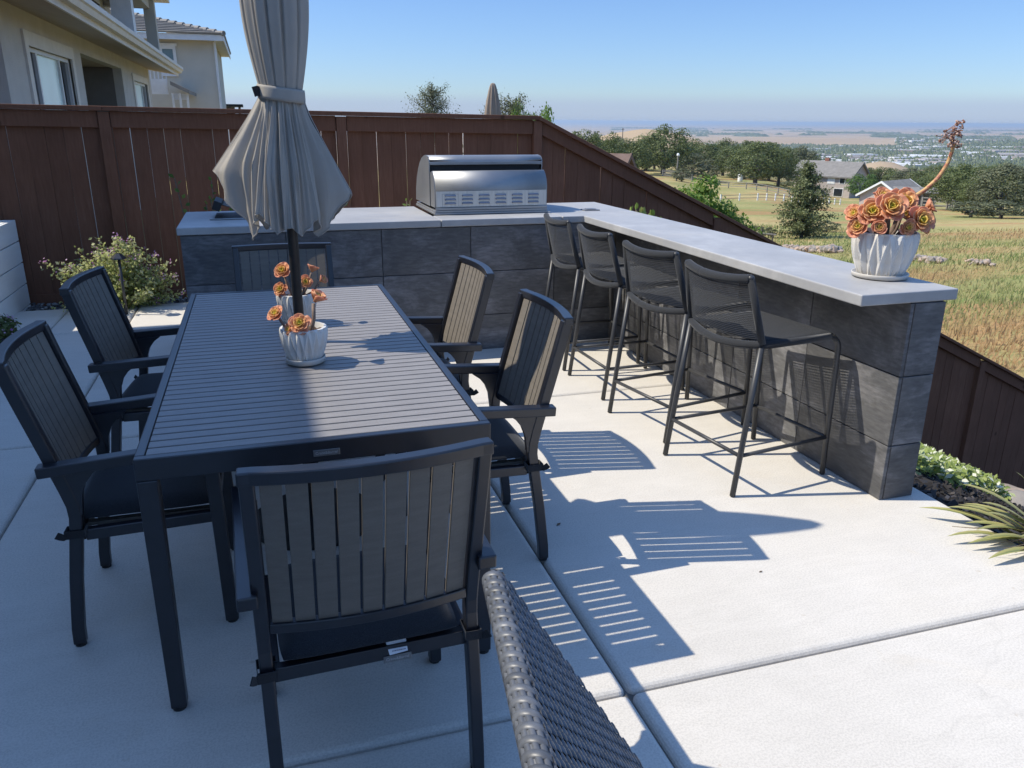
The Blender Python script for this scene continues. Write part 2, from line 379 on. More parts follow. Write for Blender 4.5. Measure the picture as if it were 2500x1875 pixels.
def dup(o, parent=None):
    c = o.copy(); C.objects.link(c)
    if parent: c.parent = parent
    for k in kids(o): dup(k, c)
    return c
def text_mesh(txt, size, mat, parent, mtx, name='lettering'):
    cu = bpy.data.curves.new(name, 'FONT'); cu.body = txt; cu.size = size; cu.align_x = 'CENTER'; cu.align_y = 'CENTER'; cu.extrude = .0004
    t = bpy.data.objects.new('tmp', cu); C.objects.link(t); bpy.context.view_layer.update()
    me = bpy.data.meshes.new_from_object(t.evaluated_get(bpy.context.evaluated_depsgraph_get()))
    bpy.data.objects.remove(t); me.materials.clear(); me.materials.append(mat)
    o = bpy.data.objects.new(name, me); C.objects.link(o); o.parent = parent; o.matrix_local = mtx; return o
def polar(az, r): return Vector((math.sin(R(az))*r, math.cos(R(az))*r, 0))

# ------------------------------------------------------------------ terrain
def smax(a, b, k): 
    h = max(k-abs(a-b), 0)/k; return max(a, b)+h*h*k*.25
def sstep(a, b, x): t = min(1, max(0, (x-a)/(b-a))); return t*t*(3-2*t)
PR = ([0, 12, 25, 50, 63, 85, 110, 140, 170, 205], [-3.4, -4.0, -4.75, -6.55, -7.15, -8.0, -8.8, -9.9, -10.7, -11.8])
def field(r, az):
    q = min(r, 205.0); t = sstep(33.5, 40, az)
    z = (1-t)*(float(np.interp(q, *PR))+1.6*sstep(70, 150, r)*(1-sstep(27, 32, az)))+t*(-3.26-.062*q)
    if r > 205: z = max(-92.0, z-.062*(r-205)-.000022*(min(r, 3000)-205)**2)
    k = 1-(1-math.cos(R(min(max(az, 17.3), 55)-17.3)))*sstep(15, 32, r)      # the hill falls away more gently to the right
    return 1.54-(1.54-z)*k
def ground(x, y):
    r = math.hypot(x, y); az = math.degrees(math.atan2(x, y))
    slope = -.13-.475*max(0, x-2.72)
    if r > 60: slope += -(r-60)*.12
    z = smax(min(slope, -.13), field(r, az), .5)
    if y > 8.0 and x < 2.7: z -= min(.25, (y-8)*.1)
    # golden ridge to the left behind the oaks, low rises in the valley
    z += 53*math.exp(-(((az-26)/8)**2))*math.exp(-(((r-900)/330)**2))+2.5*noise.noise(Vector((az*.5, r*.004, 1)))*sstep(500, 800, r)*(1-sstep(1100, 1500, r))
    z += 20*math.exp(-(((az-35)/9)**2))*math.exp(-(((r-4300)/700)**2))
    z += 34*math.exp(-(((az-56)/7)**2))*math.exp(-(((r-3700)/600)**2))
    z += 39*math.exp(-(((az-41.3)/3.0)**2))*math.exp(-(((r-1150)/200)**2))
    if 12 < r < 400 and z < -2.5:
        z += .25*noise.noise(Vector((x*.05, y*.05, 0)))+.10*noise.noise(Vector((x*.25, y*.25, 3)))
    return z
def build_terrain():
    mb = MB(); azs = [-180+i*6 for i in range(25)]+[-36+i*.75 for i in range(168)]+[90+i*6 for i in range(15)]
    rs = [.8]; 
    while rs[-1] < 70000: rs.append(rs[-1]*(1.045 if rs[-1] < 400 else 1.06))
    n = len(azs)
    vs = []
    for r in rs:
        for a in azs:
            p = polar(a, r); vs.append((p.x, p.y, ground(p.x, p.y)))
    vs.append((0, 0, -.13)); c = len(vs)-1
    fs = [(i*n+k, (i+1)*n+k, (i+1)*n+(k+1) % n, i*n+(k+1) % n) for i in range(len(rs)-1) for k in range(n)]
    fs += [(c, k, (k+1) % n) for k in range(n)]
    fs = [tuple(reversed(f)) for f in fs]
    mb.add(vs, fs)
    a = NT('hillside_grass')
    pos = a.n('ShaderNodeNewGeometry').outputs['Position']
    ln = a.n('ShaderNodeVectorMath', operation='LENGTH'); a.l(pos, ln.inputs[0]); dist = ln.outputs['Value']
    patch = a.noise(.045, 6, .62, pos, (1, 1, 0), .8); fine = a.noise(1.6, 6, .7, pos, (1, 1, 0)); rust = a.noise(.11, 5, .6, pos, (.6, 1.5, 0), .5)
    near = a.ramp(patch, [(.30, (.20, .22, .07)), (.43, (.29, .28, .11)), (.54, (.40, .33, .145)), (.68, (.47, .36, .175))])
    near = a.mix(a.ramp(rust, [(.50, (0, 0, 0)), (.62, (.85, .85, .85))]), near, (.40, .22, .11))
    near = a.mix(a.ramp(fine, [(.35, (.4, .4, .4)), (.6, (0, 0, 0))]), near, (.14, .16, .055))
    fp = a.noise(.0011, 6, .6, pos, (1, 1, 0), .6); fp2 = a.noise(.0035, 5, .65, pos, (.4, 1.4, 0), .4)
    far = a.ramp(fp, [(.38, (.36, .26, .16)), (.5, (.42, .31, .19)), (.62, (.30, .22, .15))])
    far = a.mix(a.ramp(fp2, [(.56, (0, 0, 0)), (.64, (.8, .8, .8))]), far, (.055, .065, .04))
    mr = a.n('ShaderNodeMapRange'); mr.interpolation_type = 'SMOOTHSTEP'; mr.inputs['From Min'].default_value = 230; mr.inputs['From Max'].default_value = 700
    a.l(dist, mr.inputs[0]); col = a.mix(mr.outputs[0], near, far)
    # the garden strip beside the slab is bare soil
    g = a.n('ShaderNodeMapRange'); g.inputs['From Min'].default_value = 9.5; g.inputs['From Max'].default_value = 9.9
    sx = a.n('ShaderNodeSeparateXYZ'); a.l(pos, sx.inputs[0])
    gy = a.n('ShaderNodeMath', operation='GREATER_THAN'); gy.inputs[1].default_value = 8.0; a.l(sx.outputs['Y'], gy.inputs[0])
    soil = a.ramp(a.noise(30, 5, .6, pos), [(.3, (.012, .010, .010)), (.7, (.035, .029, .027))])
    col = a.mix(gy.outputs[0], soil, col)
    a.bump(a.noise(2.5, 6, .75, pos), .6, .12)
    m = a.set(col, .95, 0, .1)
    tag(mb.build('terrain', m, smooth=True), kind='structure')
build_terrain()

# patio slabs (one sheet of cast panels with tooled edges)
def build_patio():
    mb = MB(); g = .004
    xs = [(-8.0, -3.2), (-3.2, -1.075), (-1.075, .882), (.882, 2.69)]
    ys = [(-6.0, -3.2), (-3.2, -.78), (-.78, 1.692), (1.692, 4.16), (4.16, 6.51)]
    for x0, x1 in xs:
        for y0, y1 in ys: mb.box(x0+g, x1-g, y0+g, y1-g, -.11, 0)
    for x0, x1 in ((-8, -3.2), (-3.2, -1.62), (-1.62, -1.075), (-1.075, .882), (.882, 2.69)): mb.box(x0+g, x1-g, 6.51+g, 7.42, -.11, 0)
    o = mb.build('patio', M_patio, bevel=.022, seg=4); tag(o, kind='structure'); o['label'] = 'pale concrete patio slabs with tooled joints'
    for p in o.data.polygons: p.use_smooth = False
    b = MB(); b.box(-7.9, 2.68, -5.9, 7.41, -.105, -.022); tag(b.build('patio_base', M_joint), kind='structure')
build_patio()

# ------------------------------------------------------------------ own house (left of the frame; it shades the table)
def build_own_house():
    h = thing('house', 'two storey stucco house beside the patio whose eave shades the dining table', 'house', (-6.0, 0, 0))
    w = MB(); w.box(-6, 2.35, -9, 7.0, -.13, 4.28); w.build('wall', M_stucco2, h)
    r = MB(); r.box(-6.6, 3.12, -9.6, 7.64, 4.29, 4.5); r.prism([(-6.6, 4.503), (3.0, 4.503), (-1.5, 6.2)], 'y', -9.5, 7.2); r.build('roof', M_roof, h)
    d = MB(); d.box(2.353, 2.39, -1.2, 1.2, .0, 2.2); d.build('door', M_white, h)
    g = MB(); g.box(2.393, 2.40, -1.1, 1.1, .1, 2.1); g.build('pane', M_glassdark, h)
build_own_house()

# ------------------------------------------------------------------ fence
FY = 7.9
def fence_top(x): return 1.64-.012*(x+2) if x < 2.74 else 1.585-.475*(x-2.74)
def build_fence():
    t = thing('wooden_fence', 'dark brown board fence behind the kitchen counter, running downhill on the right', 'fence', (0, FY, 0))
    posts = [.343*FY+i*1.955 for i in range(-5, 8)]
    PX = [-7.05, -5.1, -3.16, -1.21, .78, 2.70, 4.82, 6.92, 9.04, 11.1, 13.1]
    boards = MB(); rails = MB(); caps = MB(); kick = MB()
    rr = random.Random(3)
    for i in range(len(PX)-1):
        a, b = PX[i]+.05, PX[i+1]-.05
        n = max(1, round((b-a)/.1375)); w = (b-a)/n
        for k in range(n):
            gp = rr.choice([.002, .0025, .003, .0035, .004, .005, .006])
            x0, x1 = a+k*w+gp*.5, a+(k+1)*w-gp*.5
            tl = rr.uniform(-.004, .004); t0, t1 = fence_top(x0)-.06, fence_top(x1)-.06
            b0, b1 = fence_top(x0)-1.62, fence_top(x1)-1.62
            y0 = .012+rr.uniform(-.003, .003)
            boards.cur = rr.random()
            boards.hexa([(x0, y0, b0), (x1+tl*.2, y0, b1), (x1, y0+.018, b1), (x0, y0+.018, b0), (x0+tl, y0, t0), (x1+tl, y0, t1), (x1+tl, y0+.018, t1), (x0+tl, y0+.018, t0)])
        for (mb, top, hh, y0, y1) in ((rails, -.0395 if rr.random() < .6 else -.045, .135, -.034, .004), (kick, -1.60, .2, -.030, .006)):
            mb.cur = rr.random(); z0, z1 = fence_top(a)+top, fence_top(b)+top
            mb.hexa([(a, y0, z0-hh), (b, y0, z1-hh), (b, y1, z1-hh), (a, y1, z0-hh), (a, y0, z0), (b, y0, z1), (b, y1, z1), (a, y1, z0)])
        # second kick board under the first
        kick.cur = rr.random(); z0, z1 = fence_top(a)-1.805, fence_top(b)-1.805
        kick.hexa([(a, -.030, z0-.19), (b, -.030, z1-.19), (b, .006, z1-.19), (a, .006, z0-.19), (a, -.030, z0), (b, -.030, z1), (b, .006, z1), (a, .006, z0)])
    for i in range(len(PX)-1):
        a, b = PX[i], PX[i+1]; caps.cur = rr.random(); z0, z1 = fence_top(a), fence_top(b)
        a += .0015; b -= .0015
        caps.hexa([(a, -.075, z0-.038), (b, -.075, z1-.038), (b, .065, z1-.038), (a, .065, z0-.038), (a, -.075, z0), (b, -.075, z1), (b, .065, z1), (a, .065, z0)])
    boards.build('boards', M_fence, t); rails.build('top_rail', M_fence, t, bevel=.003, seg=1)
    caps.build('cap_rail', M_fence, t, bevel=.003, seg=1); kick.build('kickboard', M_fence, t)
    for x in PX:
        p = MB(); p.cur = rr.random(); p.box(x-.045, x+.045, -.052, .038, fence_top(x)-2.05, fence_top(x)-.045-(.024 if x > 2.8 else 0))
        p.build('post', M_fence, t, bevel=.004, seg=1)
build_fence()

# ------------------------------------------------------------------ bar counter
def build_counter():
    t = thing('outdoor_kitchen_counter', 'L shaped outdoor counter with pale concrete top and dark slate tiles', 'counter', (2.151, 5.233, 0), R(.52))
    zt, tb = .911, .046
    L = MB(); L.box(-2.6455, -1.022, 0, .915, zt-tb, zt)
    L.build('countertop', M_counter, t, bevel=.006, seg=3)
    L = MB(); L.box(-1.017, -.166, 0, .262, zt-tb, zt); L.build('countertop', M_counter, t, bevel=.006, seg=3)
    L = MB(); L.prism([(-.161, 0), (0, 0), (0, -2.758), (.472, -2.758), (.472, .915), (-.161, .915)], 'z', zt-tb, zt); L.build('countertop', M_counter, t, bevel=.006, seg=3)
    core = MB(); core.box(-2.62, .262, .026, .88, -.11, zt-tb-.002); core.box(.262, .42, -2.742, .88, -.11, zt-tb-.0025)
    core.build('grout_core', M_grout, t)
    tl = MB(); rr = random.Random(5); g = .0025
    rows = [(.0, .25), (.25, .555), (.555, zt-tb-.003)]
    for ri, (z0, z1) in enumerate(rows):
        js = [-2.632, -2.016, -1.416, -.816, -.211, .252] if ri == 2 else ([-2.632, -1.416, -.211, .252] if ri == 1 else [-2.632, -2.016, -.816, .252])
        for a, b in zip(js, js[1:]):
            tl.cur = rr.random(); tl.box(a+g, b-g, .012+rr.uniform(-.0015, .0015), .030, z0+g, z1-g)
        js = [-2.754, -2.168, -1.568, -.968, -.368, .008]
        for a, b in zip(js, js[1:]):
            tl.cur = rr.random(); tl.box(.252+rr.uniform(-.0015, .0015), .27, a+g, b-g, z0+g, z1-g)
        tl.cur = rr.random(); tl.box(.272, .424, -2.754, -2.736, z0+g, z1-g)
        tl.cur = rr.random(); tl.box(-2.632, -2.614, .034, .46-g, z0+g, z1-g); tl.box(-2.632, -2.614, .46+g, .88, z0+g, z1-g)
        for a, b in zip((-2.73, -1.8, -.9, 0), (-1.8, -.9, 0, .88)): tl.cur = rr.random(); tl.box(.415, .430, a+g, b-g, z0+g, z1-g)
    tl.build('wall_tiles', M_tile, t, bevel=.0012, seg=1)
build_counter()

# ------------------------------------------------------------------ built-in grill seen from its rear
def build_grill():
    t = thing('built_in_grill', 'stainless built in grill with rounded hood and louvred rear panel', 'grill', (1.56, 5.49, .911))
    hw = .41
    # base flange
    b = MB(); b.box(-hw-.005, hw+.005, .0, .70, .001, .016); b.box(-hw, hw, .006, .69, .0165, .032); b.build('base_trim', M_steel, t, bevel=.003)
    b = MB(); b.box(-hw+.004, hw-.004, .002, .012, .034, .05); b.build('drip_rail', M_steel, t, bevel=.002)
    # rear shell: vertical louvred band, then curving up and away
    prof = [(.018, .051), (.016, .165)]
    for i in range(1, 15):
        a = i/14*R(64); prof.append((.016+.142*(1-math.cos(a)), .165+.142*math.sin(a)))
    m = MB(); n = len(prof)
    vs = [(-hw+.006, y, z) for y, z in prof]+[(hw-.004, y, z) for y, z in prof]
    m.add(vs, [(i, n+i, n+i+1, i+1) for i in range(n-1)])
    sh = m.build('rear_shell', M_steel, t, smooth=True)
    so_ = sh.modifiers.new('solid', 'SOLIDIFY'); so_.thickness = .004; so_.offset = -1
    e = MB(); e.prism([(y+.002, z-.001) for y, z in prof]+[(.2, .27), (.2, .051)], 'x', -hw+.0015, -hw+.0055); e.build('shell_end', M_steel, t); e = MB(); e.prism([(y+.002, z-.001) for y, z in prof]+[(.2, .27), (.2, .051)], 'x', hw-.0035, hw-.0005)
    e.build('shell_end', M_steel, t)
    # louvres: six groups of three raised slots
    for gi in range(6):
        cx = -.300+gi*.121
        lv = MB()
        for k in range(3):
            z = .078+k*.026
            lv.tube([(cx-.036, .0125, z-.002), (cx-.031, .009, z+.001), (cx+.031, .009, z+.001), (cx+.036, .0125, z-.002)], .0062, 8)
        o = lv.build('louvre', M_louvre, t, smooth=True)
        for q in range(3):
            pass
    vp = MB(); vp.box(-hw+.010, hw-.008, .0128, .0150, .053, .160); vp.build('louvre_plate', M_plate, t)
    pl = MB(); 
    for x0, x1, z0, z1 in ((-.358, -.356, .057, .140), (-.246, -.244, .057, .140), (-.358, -.244, .1405, .1422)): pl.box(x0, x1, .0120, .0127, z0, z1)
    pl.build('access_plate', M_outlet, t)
    # hood: curved lid standing behind and over the shell
    hp = []
    for i in range(0, 25):
        a = R(4)+i/24*R(176); hp.append((.425-.275*math.cos(a) if a < PI/2 else .425-.275*math.cos(a), .05+.33*math.sin(a)**.8 if a < PI/2 else .05+.33*math.sin(a)))
    lip = [(.150, .335), (.150, .362)]; top = []
    for i in range(0, 24):
        a = i/23*R(100); top.append((.205-.055*math.cos(min(a, PI/2)) if a < R(60) else None, 0))
    arc = [(.150, .345), (.156, .366), (.175, .380), (.205, .388), (.26, .392), (.33, .386), (.41, .368), (.49, .333), (.56, .282), (.62, .215), (.66, .135), (.675, .05)]
    m = MB(); n = len(arc); m.add([(-hw-.002, y, z) for y, z in arc]+[(hw+.002, y, z) for y, z in arc], [(i, n+i, n+i+1, i+1) for i in range(n-1)])
    hd = m.build('hood', M_steel, t, smooth=True)
    s1 = hd.modifiers.new('sub', 'SUBSURF'); s1.levels = 2; s1.render_levels = 2
    s2 = hd.modifiers.new('solid', 'SOLIDIFY'); s2.thickness = .005; s2.offset = -1
    m = MB(); m.box(-hw-.001, hw+.001, .149, .160, .328, .350); m.build('hood_lip', M_steel, t, bevel=.003)
    for sx in (-1, 1):
        m = MB(); m.prism([(.152, .345), (.158, .366)]+arc[2:]+[(.155, .05)], 'x', sx*(hw+.0035)-.003, sx*(hw+.0035)+.003)
        m.build('hood_side', M_steel, t)
    m = MB(); m.prism([(.17, .05), (.17, .335), (.40, .34), (.6, .2), (.65, .05)], 'x', -hw+.008, hw-.008); m.build('firebox', M_black, t)
    m = MB(); m.tube([(-.3, .70, .2), (-.3, .735, .2), (.3, .735, .2), (.3, .70, .2)], .012, 10); m.build('handle', M_steel, t, smooth=True)
build_grill()

def build_side_burner():
    t = thing('side_burner', 'stainless drop in side burner with slanted rod rack at the left end', 'burner', (-.10, 5.72, .911))
    f = MB(); f.box(-.22, .30, -.16, .22, .001, .009); f.build('frame', M_steel, t, bevel=.003)
    w = MB(); w.box(-.19, .14, -.13, .19, .0095, .0115); w.build('burner_well', M_black, t)
    m = Matrix.Translation((-.17, .02, .085)) @ Matrix.Rotation(R(22), 4, 'Y')
    b = MB(); b.box(-.025, .025, -.14, .16, -.03, .03, m); b.build('rack_bar', M_black, t, bevel=.004)
    r = MB()
    for k in range(8):
        y = -.11+k*.036; r.tube([m @ Vector((.02, y, .018-.005*(k % 2))), (.11, y-.005, .022)], .0045, 8)
    r.build('rack_rods', M_steel, t, smooth=True)
    p = MB(); p.box(.095, .135, -.02, .02, .0095, .15); p.build('post', M_steel, t, bevel=.006)
build_side_burner()
def build_cover_plate():
    t = thing('outlet_cover', 'flat grey flip up outlet cover set in the concrete counter', 'outlet cover', (2.33, 5.56, .911))
    a = MB(); a.box(-.06, .06, -.045, .045, .0005, .008); a.build('plate', M_outlet, t, bevel=.003)
    a = MB(); a.box(-.035, .035, -.028, .028, .0085, .013); a.build('lid', M_outlet, t, bevel=.003)
build_cover_plate()

# ------------------------------------------------------------------ dining table
def build_table():
    x0, x1, y0, y1, h = -.35, .553, 1.966, 3.993, .75
    t = thing('dining_table', 'long charcoal metal dining table with slatted grey top', 'table', ((x0+x1)/2, (y0+y1)/2, 0))
    a, b = (x1-x0)/2, (y1-y0)/2; w = .024
    f = MB(); f.box(-a, a, -b, -b+w, h-.060, h); f.box(-a, a, b-w, b, h-.060, h)
    f.box(-a, -a+w, -b+w+.0005, b-w-.0005, h-.060, h); f.box(a-w, a, -b+w+.0005, b-w-.0005, h-.060, h)
    f.build('frame', M_frame, t, bevel=.003)
    r = MB()
    for x in (-.22, .22): r.box(x-.02, x+.02, -b+w+.001, b-w-.001, h-.05, h-.0145)
    r.build('support_rail', M_frame, t)
    s = MB(); n = 42; p = (2*(b-w)-.004)/n
    for k in range(n):
        y = -b+w+.002+k*p; s.box(-a+w+.002, a-w-.002, y+.0039, y+p-.0039, h-.0125, h-.0015)
    # a metal hub ring fills the middle of the pole hole
    s.build('tabletop_slats', M_tslat, t, bevel=.0012, seg=1)
    hb = MB(); hb.lathe([(.024, h-.002), (.036, h-.0005), (.038, h+.001), (.036, h+.003), (.024, h+.003)], 32, 0, .0); hb.build('pole_ring', M_black, t, smooth=True)
    for sx in (-1, 1):
        for sy in (-1, 1):
            l = MB(); x, y = sx*(a-.025), sy*(b-.025); k = .0245; q = .0205
            l.hexa([(x-q+sx*.004, y-q+sy*.004, .012), (x+q+sx*.004, y-q+sy*.004, .012), (x+q+sx*.004, y+q+sy*.004, .012), (x-q+sx*.004, y+q+sy*.004, .012),
                    (x-k, y-k, h-.0605), (x+k, y-k, h-.0605), (x+k, y+k, h-.0605), (x-k, y+k, h-.0605)])
            lo = l.build('leg', M_frame, t, bevel=.003)
            ft = MB(); ft.lathe([(0, 0), (.018, 0), (.018, .0115), (0, .0115)], 16, x+sx*.005, y+sy*.005); ft.build('foot', M_black, lo)
    pq = MB(); pq.box(.008-.034, .008+.034, -b-.0025, -b-.0003, h-.043, h-.025); po = pq.build('plaque', M_plaque, t, bevel=.001)
    text_mesh('Crate&Barrel', .0105, M_plaquetext, po, Matrix.Translation((.008, -b-.0028, h-.034)) @ Matrix.Rotation(R(90), 4, 'X'))
    return t
build_table()

# ------------------------------------------------------------------ slatted armchair (local: sitter looks along +Y, origin under the rear feet)
LEAN = [(.38, .069), (.455, .069), (.52, .056), (.60, .034), (.70, .006), (.80, -.022), (.88, -.044)]
def lean(z):
    for (z0, y0), (z1, y1) in zip(LEAN, LEAN[1:]):
        if z <= z1 or z1 == .88: return y0+(y1-y0)*(z-z0)/(z1-z0)
def sag(x): return -.030*(1-(x/.235)**2)
def build_chair():
    t = thing('slatted_armchair', '', 'chair', (0, 0, 0))
    for sx in (-1, 1):
        m = MB(); path = [(.02, .008), (.022, .06), (.040, .22), (.062, .37), (.070, .43), (.068, .47), (.056, .52), (.034, .60), (.006, .70), (-.022, .80), (-.048, .8985)]
        m.sweep([(sx*.235, y, z) for y, z in path], .0150, .018, (1, 0, 0)); st = m.build('rear_stile', M_frame, t, bevel=.004)
        m = MB(); m.lathe([(0, 0), (.016, 0), (.017, .009), (0, .009)], 12, sx*.235, .02); m.build('foot', M_black, st)
        m = MB(); m.sweep([(sx*.236, .462, .008), (sx*.236, .458, .3), (sx*.236, .452, .603)], .0165, .02, (1, 0, 0)); fl = m.build('front_leg', M_frame, t, bevel=.004)
        m = MB(); m.lathe([(0, 0), (.016, 0), (.017, .009), (0, .009)], 12, sx*.236, .462); m.build('foot', M_black, fl)
        m = MB(); m.sweep([(sx*.258, -.002, .592), (sx*.258, .2, .604), (sx*.258, .49, .624)], .0215, .0165, (1, 0, 0)); m.build('armrest', M_frame, t, bevel=.004)
        m = MB(); m.prism([(.022, .578), (.165, .589), (.134, .566), (.110, .535), (.097, .50), (.090, .44), (.060, .44), (.045, .53)], 'x', sx*.236-.0125, sx*.236+.0125); m.build('arm_bracket', M_frame, t)
        m = MB(); m.sweep([(sx*.219, .085, .364), (sx*.219, .44, .372)], .013, .017, (1, 0, 0)); m.build('side_rail', M_frame, t, bevel=.002)
        # cushion tie strap round the stile
        m = MB(); q = [(sx*.215, .036), (sx*.254, .034), (sx*.255, .088), (sx*.215, .090)]
        ang = [(x, y, z) for z in (.368, .393) for x, y in q]
        m.add(ang, [(k, (k+1) % 4, 4+(k+1) % 4, 4+k) for k in range(4)])
        m.sweep([(sx*.250, .045, .381), (sx*.258, .033, .378), (sx*.263, .026, .384), (sx*.268, .018, .392)], .010, .0014, (0, 0, 1))
        so2 = m.build('cushion_strap', M_strap, t); k = so2.modifiers.new('solid', 'SOLIDIFY'); k.thickness = .0025
    xs = [-.2515+i*.503/20 for i in range(21)]
    m = MB(); m.sweep([(x, -.050+sag(x)*(1 if abs(x) < .235 else 0), .8985) for x in xs], .0165, .0145, (0, 1, 0)); m.build('top_rail', M_frame, t, bevel=.004)
    xs = [-.218+i*.436/16 for i in range(17)]
    m = MB(); m.sweep([(x, lean(.495)+sag(x), .493) for x in xs], .012, .0125, (0, 1, 0)); m.build('lower_rail', M_frame, t, bevel=.003)
    s = MB(); n = 9; wd = .432/n
    for k in range(n):
        xc = -.216+wd*(k+.5); hw = wd/2-.0033; zs = [.503+i*(.886-.503)/6 for i in range(7)]
        s.cur = (k*.37) % 1
        for sgn in (0,):
            vs = []
            for z in zs:
                for x in (xc-hw, xc+hw):
                    vs += [(x, lean(z)+sag(x)+.009, z), (x, lean(z)+sag(x)-.003, z)]
            fs = []
            for i in range(len(zs)-1):
                o = i*4; fs += [(o, o+2, o+6, o+4), (o+3, o+1, o+5, o+7), (o+1, o, o+4, o+5), (o+2, o+3, o+7, o+6)]
            fs += [(0, 1, 3, 2), (24, 26, 27, 25)]
            s.add(vs, [tuple(reversed(f)) for f in fs])
    s.build('back_slats', M_cslat, t)
    m = MB(); m.box(-.220, .220, .058, .082, .345, .381); m.build('rear_rail', M_frame, t, bevel=.002)
    m = MB(); m.box(-.220, .220, .436, .458, .348, .386); m.build('front_rail', M_frame, t, bevel=.002)
    m = MB()
    for k in range(6):
        x = -.17+k*.068; m.box(x-.012, x+.012, .0825, .4355, .370, .3805)
    m.build('seat_slats', M_cslat, t)
    # seat cushion: rounded box, slightly domed
    m = MB(); nx, ny = 14, 14; top = []; 
    for j in range(ny+1):
        for i in range(nx+1):
            u, v = i/nx*2-1, j/ny*2-1
            e = (1-abs(u)**8)*(1-abs(v)**8); ex = .205*(u*(1-.035*abs(v)**6)); ey = .247+.205*(v*(1-.035*abs(u)**6))
            top.append((ex, ey, .408+.024*e**.5+.010*(1-u*u)*(1-v*v)))
    bot = [(x, y, .408-(z-.408)*.6-.003) for x, y, z in top]; N = (nx+1)*(ny+1)
    fs = []
    for j in range(ny):
        for i in range(nx):
            q = j*(nx+1)+i; fs.append((q, q+1, q+nx+2, q+nx+1)); fs.append((N+q, N+q+nx+1, N+q+nx+2, N+q+1))
    ring = [i for i in range(nx+1)]+[j*(nx+1)+nx for j in range(1, ny+1)]+[ny*(nx+1)+i for i in range(nx-1, -1, -1)]+[j*(nx+1) for j in range(ny-1, 0, -1)]
    fs += [(ring[k], N+ring[k], N+ring[(k+1) % len(ring)], ring[(k+1) % len(ring)]) for k in range(len(ring))]
    m.add(top+bot, [tuple(f) for f in fs]); m.build('seat_cushion', M_cushion, t, smooth=True)
    return t
chair0 = build_chair()
G = 'slatted armchairs round the dining table'
CH = [((.162, 1.512), 2.0, 'slatted armchair nearest the camera, seen from behind at the table end'),
      ((.905, 2.675), 90, 'slatted armchair with a dark shadow band down its sunlit backrest'),
      ((.868, 3.525), 91, 'slatted armchair with fully sunlit back, right of table near the kitchen counter'),
      ((-.662, 2.605), -90, 'slatted armchair in shade at far left edge, left of the table front'),
      ((-.675, 3.64), -96, 'slatted armchair in shade in front of the flowering shrub'),
      ((.092, 4.315), 180, 'slatted armchair at far table end, backed against the counter behind the parasol pole')]
chairs = []
for i, ((x, y), a, lab) in enumerate(CH):
    c = chair0 if i == 0 else dup(chair0)
    c.location = (x, y, 0); c.rotation_euler = (0, 0, R(a)); tag(c, lab, 'chair', G); chairs.append(c)
# the nearest chair shows its maker's plaque and the cushion's care tag
m = MB(); m.box(.022, .088, .0553, .0575, .338, .356); po = m.build('plaque', M_plaque, chairs[0], bevel=.001)
text_mesh('Crate&Barrel', .010, M_plaquetext, po, Matrix.Translation((.055, .0551, .347)) @ Matrix.Rotation(R(90), 4, 'X'))
m = MB(); m.add([(.030, .072, .392), (.078, .072, .392), (.079, .052, .364), (.036, .050, .362)], [(0, 3, 2, 1)]); m.build('care_tag', M_tag, chairs[0])
m = MB()
xx = .043
while xx < .074:
    w_ = rnd.uniform(.0012, .003); m.box(xx, xx+w_, .0515, .0528, .3695, .3710); xx += w_+.0012
m.build('care_tag_print', M_ink, chairs[0])

